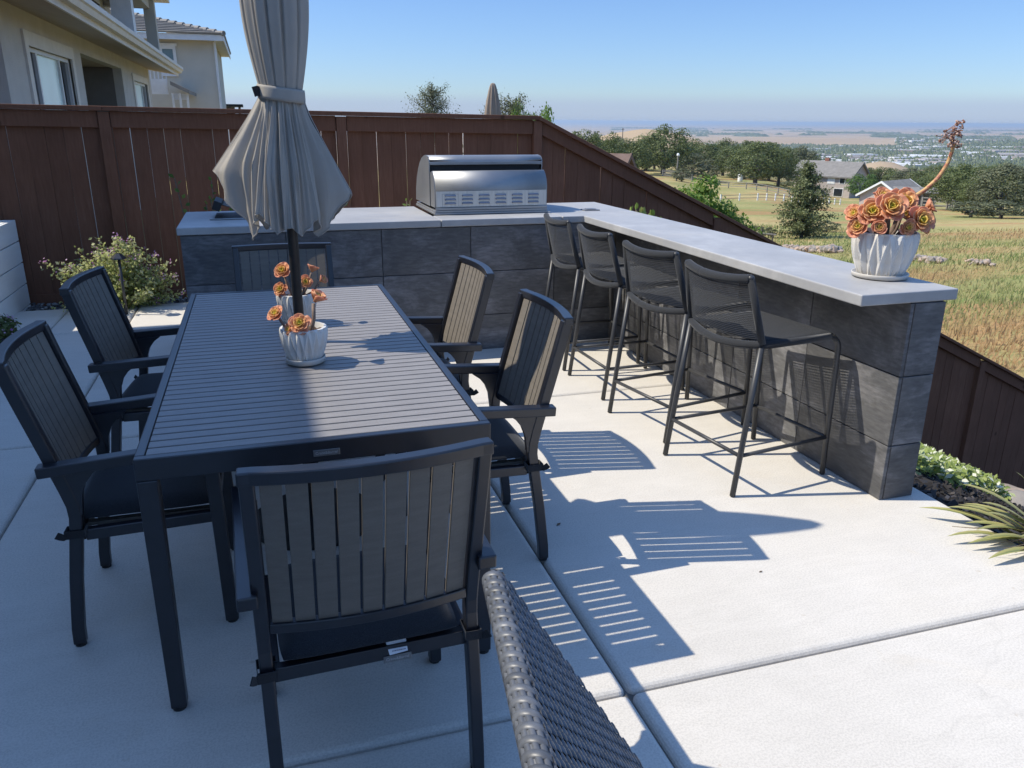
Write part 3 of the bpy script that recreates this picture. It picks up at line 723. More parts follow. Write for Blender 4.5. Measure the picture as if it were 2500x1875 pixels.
# ------------------------------------------------------------------ bar stools (local: sitter looks along +X)
def build_stool():
    t = thing('bar_stool', '', 'bar stool', (0, 0, 0)); hz = .665
    side = {}
    for s in (-1, 1):
        m = MB(); m.tube([(0, s*.247, .004), (.045, s*.241, .36), (.083, s*.235, hz-.01)], .0125, 12); m.build('rear_leg', M_tube, t, smooth=True)
        p = [(.083, s*.235, hz-.01)]+[(.083+q, s*.235, hz-.004) for q in (.05, .15, .25, .36)]
        for k in range(7):
            a = k/6*PI/2; p.append((.46+.06*math.sin(a), s*.235, hz-.064+.06*math.cos(a)))
        p += [(.524, s*.234, .4), (.532, s*.232, .004)]
        m = MB(); m.tube(p, .0125, 12); m.build('front_leg', M_tube, t, smooth=True)
        m = MB(); m.tube([(.085, s*.236, hz+.006), (.05, s*.222, hz+.14), (.018, s*.205, .942)], .0155, 12); m.build('back_stile', M_rope, t, smooth=True)
        m = MB(); m.tube([(.022, s*.2435, .185), (.525, s*.2325, .185)], .009, 10); m.build('footrest', M_tube, t, smooth=True)
        cp = MB(); cp.lathe([(0, -.012), (.012, -.008), (.016, 0), (.012, .009), (0, .012)], 14); o = cp.build('end_cap', M_tube, t, smooth=True); o.location = (.017, s*.205, .945)
    m = MB(); m.tube([(.022, -.2435, .185), (.022, .2435, .185)], .009, 10); m.build('footrest', M_tube, t, smooth=True)
    m = MB(); m.tube([(.525, -.2325, .185), (.525, .2325, .185)], .009, 10); m.build('footrest', M_tube, t, smooth=True)
    bow = lambda y, w: 1-(y/w)**2
    def wrapped(name, fn, r, n, k):
        m = MB(); m.tube([fn(-1+2*i/n) for i in range(n+1)], r, 12, rfun=lambda u: r*(1+.045*(1 if int(u*n) % 2 else -1)))
        m.build(name, M_rope, t, smooth=True)
    wrapped('top_bar', lambda u: (.018-.030*(1-u*u), u*.205, .942-.016*(1-u*u)), .0185, 70, 1)
    wrapped('lower_bar', lambda u: (.083-.042*(1-u*u), u*.235, hz+.004-.026*(1-u*u)), .0165, 70, 1)
    # horizontal cords of the back, wound round both stiles
    m = MB(); n = 30
    for k in range(n):
        f = (k+.5)/n; z = hz+.022+f*(.925-hz-.022); xb = .083-.065*f; hw = .235-.03*f
        for lay in (0,):
            pts = []
            for i in range(9):
                u = -1+i/4; c = 1-u*u
                pts.append((xb-.033*c+lay*(.0135*abs(u)**1.2+.0012)-.003, u*hw, z-.014*c*(1-.3*f)+(.0006 if lay > 0 else 0)))
            m.tube(pts, .0021, 6, cap=False)
    m.build('back_cords', M_rope, t, smooth=True)
    # seat cords run from side rail to side rail with narrow gaps, sagging a little
    m = MB(); n = 43
    for k in range(n):
        v = (k+.5)/n; x = .085+v*.395; pts = []
        for i in range(9):
            u = -1+i/4; pts.append((x, u*.236, hz+.012-.020*(1-u*u)*math.sin(PI*min(1, .12+v*.88))))
        m.tube(pts, .0027, 6, cap=True)
    for y in (-.12, 0, .12):
        m.sweep([(.085, y, hz-.006), (.28, y, hz-.016), (.48, y, hz-.006)], .011, .0015, (0, 1, 0))
    m.build('seat_cords', M_rope, t, smooth=True)
    m = MB(); m.tube([(.485, -.235, hz-.006), (.485, 0, hz-.012), (.485, .235, hz-.006)], .014, 12); m.build('seat_front_bar', M_rope, t, smooth=True)
    for s in (-1, 1):
        m = MB(); m.tube([(.085, s*.234, hz-.002), (.46, s*.234, hz-.002)], .0165, 12); m.build('seat_side_wrap', M_rope, t, smooth=True)
    return t
stool0 = build_stool()
G = 'cord stools along the bar'
for i, ((x, y), a, lab) in enumerate([((1.808, 2.938), 7.8, 'black cord bar stool nearest the tiled pier, whole seat in view'),
        ((1.80, 3.56), 10.5, 'black cord bar stool second from the tiled pier at the counter'),
        ((1.795, 4.255), 2, 'black cord bar stool third from the pier, second from the counter corner'),
        ((1.79, 4.855), 0, 'black cord bar stool tucked in the inner corner of the counter')]):
    c = stool0 if i == 0 else dup(stool0)
    c.location = (x, y, 0); c.rotation_euler = (0, 0, R(a)); tag(c, lab, 'bar stool', G)

# ------------------------------------------------------------------ parasol
def build_parasol():
    t = thing('patio_parasol', 'closed taupe parasol standing through the dining table', 'parasol', (.1015, 2.98, 0))
    m = MB(); m.tube([(0, 0, .06), (0, 0, 2.42)], .0185, 20); m.build('pole', M_pole, t, smooth=True)
    m = MB(); m.lathe([(0, .0), (.24, .0), (.245, .012), (.24, .03), (.06, .055), (.03, .075), (.03, .26), (.0, .26)], 40); m.build('base', M_black, t, smooth=True)
    m = MB(); m.lathe([(0, 2.452), (.012, 2.45), (.02, 2.435), (.026, 2.41), (.0, 2.405)], 16); m.build('finial', M_pole, t, smooth=True)
    m = MB(); m.lathe([(.019, 1.17), (.032, 1.175), (.032, 1.235), (.019, 1.24)], 20); m.build('hub', M_black, t, smooth=True)
    nA = 288
    ribs = 8; ph = R(20)
    def up_r(a, z):
        f = (z-1.60)/(2.40-1.60)
        base = .064+.046*math.sin(min(1, f/.42)*PI/2)-(.0 if f < .42 else .072*((f-.42)/.58)**1.6)
        fold = 0
        for k, amp, p in ((11, .5, .3), (17, .3, 1.7), (7, .35, 2.2)): fold += amp*math.sin(k*a+p+.8*math.sin(f*3+k))
        cr = -max(0, math.sin(13*a+.9*math.sin(3*a)+.5*f))**6
        g = min(1, .35+f*2.2)*(1-.6*f)
        return base*(1+g*(.055*fold+.20*cr))
    m = MB(); zs = [1.605+i*.80/44 for i in range(45)]
    vs = [(up_r(2*PI*k/nA, z)*math.cos(2*PI*k/nA), up_r(2*PI*k/nA, z)*math.sin(2*PI*k/nA), z) for z in zs for k in range(nA)]
    fs = [(i*nA+k, i*nA+(k+1) % nA, (i+1)*nA+(k+1) % nA, (i+1)*nA+k) for i in range(44) for k in range(nA)]
    m.add(vs, fs); m.build('upper_canopy', M_canvas, t, smooth=True)
    # skirt below the tie: ribs stick out, panels drape between them in folds
    rg = random.Random(12)
    rib_a = [R(q) for q in (-18, 28, 72, 118, 164, 222, 268, 306)]
    rib_r = [.235, .215, .22, .215, .262, .150, .128, .150]
    rib_z = [1.295, 1.31, 1.33, 1.32, 1.365, 1.235, 1.185, 1.225]
    def near_rib(a):
        best = None
        for k in range(ribs):
            d = (a-rib_a[k]+PI) % (2*PI)-PI
            if best is None or abs(d) < abs(best[0]): best = (d, k)
        return best
    def near_half(k, d):
        o_ = rib_a[(k+(1 if d > 0 else -1)) % ribs]; g_ = abs((o_-rib_a[k]+PI) % (2*PI)-PI); return g_/2
    NV = 40; vs = []
    for j in range(NV+1):
        tt = j/NV
        for k in range(nA):
            a = 2*PI*k/nA; d, q = near_rib(a); half = near_half(q, d); u = min(1, abs(d)/half)          # 0 at a rib, 1 mid panel
            zb = rib_z[q]+(1.148-rib_z[q])*(.85*u+.15*sstep(0, 1, u))+.010*math.sin(3*a+1)+.006*math.sin(9*a)
            z = 1.63+(zb-1.63)*tt
            h = (1.63-z)
            rr_ = .064+(rib_r[q]-.064)*min(1, h/(1.63-rib_z[q]))**1.08           # radius on the rib
            rv = .062+(.040+.045*max(0, math.cos(a-R(200)))+.02*max(0, math.cos(a-R(330))))*sstep(0, .30, h)-.010*sstep(.25, .48, h)
            w = (1-u)**1.05
            r = rv+(rr_-rv)*w
            fo = math.sin(15*a+1.6*math.sin(3*a)+1.5*h); r += (.013*(1-2*abs(fo)**.6)+.007*math.sin(27*a+2*math.sin(5*a)-3*h)+.003*math.sin(53*a+5*h))*sstep(.01, .16, h)*(1-.55*w)
            r -= .016*max(0, math.sin(16*a+.6))**5*sstep(.0, .1, h)
            vs.append((r*math.cos(a), r*math.sin(a), z))
    fs = [(i*nA+k, (i+1)*nA+k, (i+1)*nA+(k+1) % nA, i*nA+(k+1) % nA) for i in range(NV) for k in range(nA)]
    m = MB(); m.add(vs, fs); hem = vs[NV*nA:]; m.tube(hem+hem[:1], .0026, 5, cap=False)
    for k in range(ribs):
        q = int(round((rib_a[k] % (2*PI))/(2*PI)*nA)) % nA
        m.tube([Vector(vs[j*nA+q])*1.0 for j in range(2, NV+1)], .0022, 5, cap=False)
    o = m.build('lower_canopy', M_canvas, t, smooth=True)
    m = MB()
    for k in range(ribs):
        a = rib_a[k]; c, s = math.cos(a), math.sin(a); r = rib_r[k]
        m.tube([(c*.03, s*.03, 2.36), (c*.052, s*.052, 1.62), (c*(r-.045), s*(r-.045), rib_z[k]+.04)], .005, 6)
    m.build('ribs', M_pole, t, smooth=True)
    # tie band with its tongue
    m = MB(); N = 60; vs = []
    for j, z in enumerate((1.596, 1.606, 1.632, 1.640)):
        for k in range(N):
            a = 2*PI*k/N; r = .0775+.0015*math.sin(5*a)+(.001 if j in (1, 2) else 0)
            tilt = .010*math.cos(a-PI*.9); vs.append((r*math.cos(a), r*math.sin(a), z+tilt))
    m.add(vs, [(j*N+k, j*N+(k+1) % N, (j+1)*N+(k+1) % N, (j+1)*N+k) for j in range(3) for k in range(N)])
    tb = m.build('tie_band', M_canvas, t, smooth=True); k = tb.modifiers.new('solid', 'SOLIDIFY'); k.thickness = .003
    a = R(205); c, s = math.cos(a), math.sin(a)
    m = MB(); m.sweep([(c*.074, s*.074, 1.622), (c*.086, s*.086, 1.626), (c*.100, s*.100, 1.622)], .016, .0015, (0, 0, 1)); m.build('tie_tongue', M_strap, tb)
    return t
build_parasol()

# ------------------------------------------------------------------ potted rosette succulents
def rosette_mesh(seed, openn=1.0):
    rr = random.Random(seed); m = MB(); n = 21
    for i in range(n):
        f = i/(n-1)                                   # 0 centre .. 1 outside
        a = i*2.39996+rr.uniform(-.12, .12)
        tilt = R(82-74*f**.8*openn)+rr.uniform(-.06, .06)         # from upright to spread
        L = (.24+.76*f**.75)*rr.uniform(.93, 1.07); wd = L*(.46 if f > .25 else .36)*rr.uniform(.9, 1.1)
        d = Vector((math.cos(a)*math.cos(tilt), math.sin(a)*math.cos(tilt), math.sin(tilt)))
        s = Vector((-math.sin(a), math.cos(a), 0)); nn = d.cross(s)*-1
        if nn.z < 0: nn = -nn
        o = Vector((0, 0, .10*(1-f))); vs = []
        prof = [(0, .22), (.3, .62), (.6, .98), (.82, .92), (.94, .5), (1.0, .06)]
        for (u, w) in prof:
            curl = .16*u*u*(1 if f > .35 else 1.6)
            c = o+d*L*u+nn*L*curl
            for q in (-1, -.5, 0, .5, 1): vs.append(c+s*wd*w*q+nn*L*.16*w*(q*q))
        fs = [(j*5+k, j*5+k+1, j*5+k+6, j*5+k+5) for j in range(len(prof)-1) for k in range(4)]
        o_ = len(m.v); m.add(vs, fs, tint=0)
        for j in range(len(prof)):
            for k in range(5): m.t[o_+j*5+k] = min(1, .0+.75*f+.28*prof[j][0]*f**.5+rr.uniform(-.03, .03))
    return m
ROS = []
for s_, op in ((1, 1.0), (2, .85), (3, .62), (4, 1.1)):
    o = rosette_mesh(s_, op).build('rosette', M_ros, smooth=True); k = o.modifiers.new('solid', 'SOLIDIFY'); k.thickness = .055; k.offset = -1
    ROS.append(o.data); bpy.data.objects.remove(o)
def add_rosette(parent, p, d, r, var, spin=0):
    o = bpy.data.objects.new('rosette', ROS[var]); C.objects.link(o); o.parent = parent
    q = Vector(d).normalized().to_track_quat('Z', 'Y') @ Euler((0, 0, spin)).to_quaternion()
    o.rotation_mode = 'QUATERNION'; o.rotation_quaternion = q; o.location = p; o.scale = (r, r, r)
    k = o.modifiers.new('solid', 'SOLIDIFY'); k.thickness = .04; k.offset = -1
    return o
def build_pot(name_label, loc, rt_, h, rs, rosettes, stalk=None, spin=0):
    """rt_ rim radius, h height, rs saucer radius; rosettes: (x,y,z from rim, direction, radius, variant)"""
    t = thing('potted_succulent', name_label, 'potted plant', loc)
    zs = .012; m = MB(); n = 11; seg = 272
    def rad(z): 
        u = (z-zs)/h; return rt_*(.66+.34*math.sin(min(1, u*1.12)*PI/2)**.9) if u < .9 else rt_*(1.0-.012*(u-.9)/.1)
    tri = lambda x: abs((x % 1)*2-1)
    def disp(a, z):
        u = (z-zs)/h; env = sstep(0, .05, u)*(1-sstep(.95, 1.0, u)*.85)
        p = 17*a/(2*PI)+spin; d1 = tri(p+.75*u); d2 = tri(p-.75*u+.5)
        return rt_*.145*env*(max(d1, d2)**1.0-.72)
    prof = [(rad(zs+h*i/26), zs+h*i/26) for i in range(27)]
    m.lathe(prof, seg, rmod=lambda a, i, z: disp(a, z))
    m.lathe([(prof[-1][0], prof[-1][1]), (prof[-1][0]-.008, prof[-1][1]+.001), (prof[-1][0]-.012, zs+h*.80)], seg, rmod=lambda a, i, z: disp(a, zs+h) if i == 0 else 0)
    m.lathe([(0, zs), (prof[0][0], zs)], seg); m.build('pot', M_pot, t)
    m = MB(); m.lathe([(0, .001), (rs*.86, .001), (rs*.97, .005), (rs, .02), (rs*.985, .0225), (rs*.955, .020), (rs*.90, .0095), (0, .0095)], 64); m.build('saucer', M_saucer, t, smooth=True)
    m = MB(); zz = zs+h*.84; rr = random.Random(4); vs = [(0, 0, zz)]; 
    for j in range(1, 6):
        for k in range(40):
            a = 2*PI*k/40; r = (rt_-.011)*j/5; vs.append((r*math.cos(a), r*math.sin(a), zz+rr.uniform(-.003, .005)))
    fs = [(0, 1+k, 1+(k+1) % 40) for k in range(40)]+[(1+j*40+k, 1+(j+1)*40+k, 1+(j+1)*40+(k+1) % 40, 1+j*40+(k+1) % 40) for j in range(4) for k in range(40)]
    m.add(vs, fs); m.build('soil', M_soil, t, smooth=True)
    for i, (x, y, z, d, r, v, bx, by) in enumerate(rosettes):
        top = Vector((x, y, zs+h+z)); dv = Vector(d).normalized(); b = Vector((bx, by, zz-.004))
        mid = b.lerp(top, .55)+Vector((0, 0, -.012)); 
        m = MB(); pts = [b, b.lerp(mid, .5)+Vector((0, 0, .003)), mid, top-dv*r*.25]
        m.tube(pts, .1*r, 8, rfun=lambda u: r*(.155-.03*u)); m.build('stem', M_stem, t, smooth=True)
        add_rosette(t, top-dv*r*.15, d, r, v, i*1.1)
    return t
CAMP = Vector((0, 0, CAM_H))
tc = Vector((-.25, -.85, .45))
build_pot('white faceted pot of orange rosettes on the dining table, in front of the pole', (.103, 2.692, .7515), .077, .112, .067,
    [(-.083, -.01, .048, (-.45, -.5, .75), .037, 0, -.03, 0), (-.012, -.052, .022, (-.15, -.8, .62), .043, 3, -.005, -.02), (.046, .01, .085, (.45, -.15, .75), .050, 2, .025, .0),
     (-.045, -.045, .005, (-.7, -.5, .3), .024, 0, -.02, -.02)], spin=.2)
build_pot('white faceted pot of orange rosettes on the dining table, partly hidden behind the pole', (.108, 3.265, .7515), .077, .112, .067,
    [(-.045, -.01, .090, (-.3, -.7, .65), .042, 0, -.01, 0), (-.058, -.03, .022, (-.45, -.75, .4), .036, 3, -.02, -.02), (.038, -.03, .045, (.0, -.85, .5), .034, 0, .01, 0), (.068, .0, .085, (.35, .2, .85), .036, 2, .02, .0), (.098, -.01, .045, (.75, -.3, .5), .034, 2, .03, 0)], spin=.7)
bar_ros = [(-.115, -.03, .085, (-.45, -.75, .5), .055, 3), (-.06, -.07, .105, (-.35, -.80, .48), .062, 0), (-.02, .03, .135, (-.2, -.6, .75), .046, 1), (.035, -.03, .12, (-.30, -.82, .5), .062, 0),
           (.065, -.105, .055, (-.1, -.9, .35), .056, 3), (.125, -.075, .06, (.45, -.75, .35), .048, 0), (-.145, -.005, .025, (-.8, -.5, .2), .046, 1), (-.10, -.07, .03, (-.6, -.75, .1), .038, 2),
           (.03, .06, .13, (.1, .2, .9), .05, 1), (.11, .04, .105, (.5, .1, .75), .045, 1), (.155, -.03, .02, (.85, -.4, -.1), .042, 2), (.0, -.11, .03, (-.2, -.9, .1), .036, 1), (.085, .0, .12, (.2, -.45, .8), .04, 2), (-.085, -.02, .06, (-.7, -.6, .3), .042, 2), (.14, -.05, .10, (.6, -.6, .5), .040, 2), (.02, -.06, .075, (-.1, -.9, .4), .038, 1), (-.15, .02, .07, (-.8, -.2, .5), .042, 1), (.15, .02, .06, (.9, -.2, .35), .04, 1)]
bp = build_pot('large white faceted pot of orange rosettes with a tall flower stalk on the bar end', (2.512, 2.772, .9115), .128, .182, .115,
    [(x, y, z, d, r*1.22, v, x*.35, y*.35) for x, y, z, d, r, v in bar_ros], spin=.1)
def build_stalk():
    zr = .194; base = Vector((.095, .01, zr+.12))
    ctrl = [(.02, .0, zr-.02), (.06, .005, zr+.07), (.105, .0, zr+.135), (.155, -.01, zr+.165), (.20, -.025, zr+.215), (.228, -.035, zr+.275), (.237, -.04, zr+.335), (.235, -.04, zr+.37)]
    m = MB(); pts = []
    for i in range(len(ctrl)-1):
        for k in range(4): pts.append(Vector(ctrl[i]).lerp(Vector(ctrl[i+1]), k/4))
    pts.append(Vector(ctrl[-1]))
    sm = [pts[0]]+[(pts[i-1]+pts[i]*2+pts[i+1])/4 for i in range(1, len(pts)-1)]+[pts[-1]]
    m.tube(sm, .008, 10, rfun=lambda u: .0105-.0035*u)
    a = NT('flower_stalk_skin'); n = a.noise(55, 3); col = a.ramp(n, [(.38, (.42, .14, .09)), (.52, (.60, .36, .14)), (.8, (.66, .50, .24))]); mt = leaf_bsdf(a, col, .5, .1)
    st = m.build('flower_stalk', mt, bp, smooth=True)
    rr = random.Random(9); m = MB(); tip = Vector((.235, -.04, zr+.34))
    for i in range(110):
        f = rr.random(); c = tip+Vector((.012*f, 0, .105*f)); 
        spread = .034*(1-f*.55)*(.5+.5*rr.random()); a_ = rr.uniform(0, 6.28); q = c+Vector((math.cos(a_)*spread, math.sin(a_)*spread, rr.uniform(-.006, .006)))
        if i < 14: q = tip+Vector((-.055-rr.random()*.02, rr.uniform(-.02, .02), .035+rr.uniform(-.02, .03)))
        m.tube([c.lerp(q, .2), q], .0014, 4, tint=.4)
        m.rock(q, rr.uniform(.0035, .006), rr.random(), seed=i, sub=1, flat=.9)
    a = NT('dried_flower'); t = a.attr('tint').outputs['Fac']; mt = a.set(a.ramp(t, [(0, (.18, .08, .05)), (.5, (.40, .21, .14)), (1, (.62, .45, .36))]), .8)
    m.build('dried_flower', mt, bp)
build_stalk()

# ------------------------------------------------------------------ left side: planter, shrub, path light, pebbles
def build_planter():
    t = thing('plank_planter', 'white planter box of horizontal boards at the left edge', 'planter', (-2.0, 7.80, -.202))
    b = MB(); p = .183
    for k in range(5):
        z0, z1 = .004+k*p, (k+1)*p-.006
        b.box(-.022, 0, -4.2, 0, z0, z1); b.box(-1.0, -.0225, -.022, 0, z0, z1)
    b.build('boards', M_plank, t, bevel=.002, seg=1)
    f = MB(); f.box(-.98, -.026, -4.19, -.026, .0, .78); f.build('inner_box', M_black, t)
    c = MB(); c.box(-.06, -.0235, -4.2, -.023, .86, .912); c.box(-1.0, -.061, -.06, -.023, .86, .912); c.build('top_batten', M_plank, t, bevel=.003)
build_planter()
def leaf_cloud(mb, rr, c, rad, n, L, w, up=.4, surf=.6, tint=(0, 1)):
    for i in range(n):
        d = Vector((rr.gauss(0, 1), rr.gauss(0, 1), rr.gauss(0, 1))).normalized()
        r = surf+(1-surf)*rr.random() if rr.random() < .8 else rr.random()
        p = Vector(c)+Vector((d.x*rad[0], d.y*rad[1], d.z*rad[2]))*r
        nn = (d+Vector((rr.gauss(0, .5), rr.gauss(0, .5), rr.gauss(0, .5)+up))).normalized()
        dd = nn.orthogonal().normalized(); dd = (Matrix.Rotation(rr.uniform(0, 6.28), 3, nn) @ dd)
        k = rr.uniform(.7, 1.3); mb.leaf(p, dd, nn, L*k, w*k, tint[0]+(tint[1]-tint[0])*rr.random())
def build_shrub():
    t = thing('flowering_shrub', 'round sunlit sage shrub with small purple flowers by the fence', 'shrub', (-1.22, 7.38, -.1))
    rr = random.Random(21); lv = MB(); tw = MB(); fl = MB()
    for i in range(120):
        a = rr.uniform(0, 6.28); e = rr.uniform(.12, 1.45); L = rr.uniform(.34, .58)*(.86+.22*math.sin(e))
        d = Vector((math.cos(a)*math.cos(e), math.sin(a)*math.cos(e)*.55, math.sin(e)*1.12)).normalized()
        if i == 0: d = Vector((-.86, -.08, .72)).normalized(); L = .66
        p0 = Vector((rr.uniform(-.06, .06), rr.uniform(-.05, .05), .06)); p1 = p0+d*L*.55+Vector((0, 0, .03)); p2 = p0+d*L+Vector((0, 0, -.02+.06*rr.random()))
        tw.tube([p0, p1, p2], .004, 5, rfun=lambda u: .005-.003*u)
        nl = 88
        for k in range(nl):
            f = .22+.78*(k/nl)**.8; q = p0.lerp(p1, f/.55) if f < .55 else p1.lerp(p2, (f-.55)/.45)
            q = q+Vector((rr.gauss(0, .024), rr.gauss(0, .024), rr.gauss(0, .02)))
            nn = (d*.5+Vector((rr.gauss(0, .6), rr.gauss(0, .6), rr.gauss(0, .6)))).normalized(); dd = Matrix.Rotation(rr.uniform(0, 6.28), 3, nn) @ nn.orthogonal().normalized()
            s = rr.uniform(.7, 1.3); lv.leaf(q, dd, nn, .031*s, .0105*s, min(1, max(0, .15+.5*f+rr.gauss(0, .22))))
        if rr.random() < .55 or i == 0:
            for k in range(rr.randint(3, 9)):
                q = p2+Vector((rr.gauss(0, .014), rr.gauss(0, .014), rr.gauss(0, .014)+.01))
                nn = Vector((rr.gauss(0, 1), rr.gauss(0, 1)-.4, rr.gauss(0, 1)+.5)).normalized(); dd = nn.orthogonal().normalized()
                fl.leaf(q, dd, nn, .019, .008, rr.random())
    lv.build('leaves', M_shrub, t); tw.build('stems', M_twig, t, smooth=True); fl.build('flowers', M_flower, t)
build_shrub()
def build_path_light():
    t = thing('path_light', 'dark mushroom path light on a thin stake before the shrub', 'path light', (-1.125, 7.05, .0))
    m = MB(); m.tube([(0, 0, 0), (0, 0, .45)], .011, 10); m.build('stake', M_tube, t, smooth=True)
    m = MB(); m.lathe([(0, .505), (.018, .502), (.060, .468), (.062, .458), (.02, .463), (0, .463)], 6); m.build('shade', M_frame, t)
build_path_light()
def build_spot():
    t = thing('garden_spotlight', 'small black garden spotlight on the pebbles beside the kitchen counter', 'spotlight', (-.93, 7.56, -.07))
    m = MB(); m.lathe([(0, 0), (.028, 0), (.032, .03), (.034, .10), (.028, .105), (.026, .09), (0, .09)], 20); m.build('housing', M_black, t, smooth=True)
    m = MB(); m.lathe([(0, .0915), (.024, .0915)], 20); m.build('lens', M_glassdark, t)
build_spot()
def build_pebbles():
    m = MB(); rr = random.Random(2)
    for i in range(2600):
        x, y = rr.uniform(-2.9, -.45), rr.uniform(7.43, 7.9); s = rr.uniform(.009, .021)
        m.rock((x, y, -.085+rr.random()*.055), s, rr.random(), seed=i, sub=1, flat=.55)
    tag(m.build('pebbles', M_gravel, smooth=True), 'grey river pebbles between the slabs and the fence', 'pebbles', kind='stuff')
    b = MB(); b.box(-3.4, 2.5, 7.425, 8.1, -.2, -.075); tag(b.build('pebble_bed', varied('bed_soil', (.03, .028, .026), (.09, .085, .08), 30, .95)), kind='structure')
build_pebbles()
def build_edge_plant():
    t = thing('bedding_plant', 'small dark leaved plant with purple flowers at the left edge below the planter', 'plant', (-1.72, 5.9, 0))
    rr = random.Random(3); lv = MB(); fl = MB(); pt = MB()
    pt.lathe([(0, 0), (.07, 0), (.08, .15), (.075, .155), (.07, .13), (0, .13)], 32); pt.build('pot', M_pole, t, smooth=True)
    leaf_cloud(lv, rr, (0, 0, .20), (.115, .115, .10), 700, .03, .011)
    leaf_cloud(fl, rr, (0, 0, .21), (.115, .115, .10), 60, .018, .009, surf=.9)
    lv.build('leaves', M_oak, t); fl.build('flowers', M_flower, t)
build_edge_plant()

# sprigs growing behind the counter
def sprig(name, label, cat, loc, n, L, w, h, mat, seed, spread=.05):
    t = thing(name, label, cat, loc); rr = random.Random(seed); st = MB(); lv = MB()
    for i in range(n):
        x, y = rr.gauss(0, spread), rr.gauss(0, spread*.6); hh = h*rr.uniform(.75, 1.1)
        st.tube([(x*.4, y*.4, 0), (x*.8, y*.8, hh*.6), (x, y, hh)], .004, 5)
        for k in range(16):
            f = .35+.65*k/15; nn = Vector((rr.gauss(0, 1), rr.gauss(0, 1), .6)).normalized(); d = (Vector((rr.gauss(0, 1), rr.gauss(0, 1), .9))).normalized()
            lv.leaf(Vector((x*f, y*f, hh*f)), d, (nn-d*nn.dot(d)).normalized(), L*rr.uniform(.7, 1.2), w, rr.random())
    st.build('stems', M_twig, t, smooth=True); lv.build('leaves', mat, t); return t
sprig('leafy_sprig', 'leafy green plant peeking over the counter beside the side burner', 'plant', (-.30, 6.72, -.1), 9, .05, .016, 1.12, M_bright, 1, .14)
sprig('leafy_sprig', 'dark leafy plant behind the counter, right of the side burner post', 'plant', (.08, 6.75, -.1), 9, .05, .016, 1.18, M_bright, 5, .12)
sprig('leafy_sprig', 'leafy sprig over the counter just right of the parasol skirt', 'plant', (.76, 6.75, -.1), 5, .045, .015, 1.0, M_bright, 2, .05)
sprig('leafy_sprig', 'single pale sprig over the counter left of the grill', 'plant', (1.20, 6.75, -.1), 3, .04, .013, 1.04, M_succ, 3, .02)
def build_jade():
    t = thing('jade_plant', 'plant with fleshy pale green oval leaves rising behind the bar top', 'plant', (2.76, 5.52, -.2)); rr = random.Random(8); lv = MB(); st = MB()
    for (x, y, h, L) in [(-.01, .21, 1.08, .05), (.0, .15, 1.10, .065), (.01, .07, 1.075, .06), (.0, .03, 1.06, .05), (.02, -.02, 1.055, .05), (.0, -.15, 1.085, .06), (.01, -.21, 1.05, .045), (.03, .12, 1.05, .05), (.03, -.10, 1.04, .045), (.02, .18, 1.05, .045)]:
        st.tube([(x*.2, y*.2, 0), (x*.8, y*.8, h*.6), (x, y, h)], .007, 6)
        for q in range(2):
            d = Vector((rr.gauss(0, .35), rr.gauss(0, .35), 1)).normalized(); s = d.orthogonal().normalized(); s = Matrix.Rotation(rr.uniform(0, 6.28), 3, d) @ s; nn = d.cross(s); vs = []
            pr = [(0, .2), (.25, .75), (.55, 1), (.82, .7), (1, .05)]
            for u, w in pr:
                for z in (-1, 0, 1): vs.append(Vector((x, y, h-.01))+d*L*u+s*L*.30*w*z+nn*L*.12*w*(z*z))
            lv.add(vs, [(j*3+k, j*3+k+1, j*3+k+4, j*3+k+3) for j in range(4) for k in range(2)], rr.random())
    st.build('stems', M_twig, t, smooth=True); lv.build('leaves', M_succ, t, smooth=True)
build_jade()

# ------------------------------------------------------------------ right side: mulch, ground cover, strap leaves, stones
def gz(x, y): return ground(x, y)
def build_mulch():
    m = MB(); rr = random.Random(6)
    for i in range(5200):
        u = rr.random(); x = 2.70+rr.random()**1.4*6.0; y = rr.uniform(1.2, 7.7)
        s = rr.uniform(.014, .04)*(1+.08*(x-2.7)); e = Matrix.Translation((x, y, gz(x, y)+.01)) @ Euler((rr.gauss(0, .5), rr.gauss(0, .5)+.4, rr.uniform(0, 6.28))).to_matrix().to_4x4()
        m.box(-s, s, -s*.35, s*.35, -s*.18, s*.18, e, rr.random()**1.6)
    tag(m.build('mulch', M_chip), 'black wood mulch on the slope beside the patio', 'mulch', kind='stuff')
build_mulch()
def build_groundcover():
    m = MB(); rr = random.Random(16); n = 0
    while n < 12000:
        x = rr.uniform(4.6, 9.3); y = rr.uniform(4.2, 7.75)
        lo_ = 4.55+(x-4.6)*.58+.22*math.sin(x*3.1)+.12*math.sin(x*7.3); hi = 7.7-.30*max(0, x-6.2)**1.2-.15*math.sin(x*5)
        if not (lo_ < y < hi): continue
        n += 1; z = ground(x, y)+.02+rr.random()*.16
        nn = Vector((rr.gauss(0, .6)-.2, rr.gauss(0, .6), 1)).normalized(); d = Matrix.Rotation(rr.uniform(0, 6.28), 3, nn) @ nn.orthogonal().normalized()
        m.leaf(Vector((x, y, z)), d, nn, .085, .022, .05+.6*rr.random() if rr.random() < .84 else .85+.15*rr.random())
    tag(m.build('groundcover', M_cover), 'pale green groundcover with white tips on the mulch slope', 'groundcover', kind='stuff')
build_groundcover()
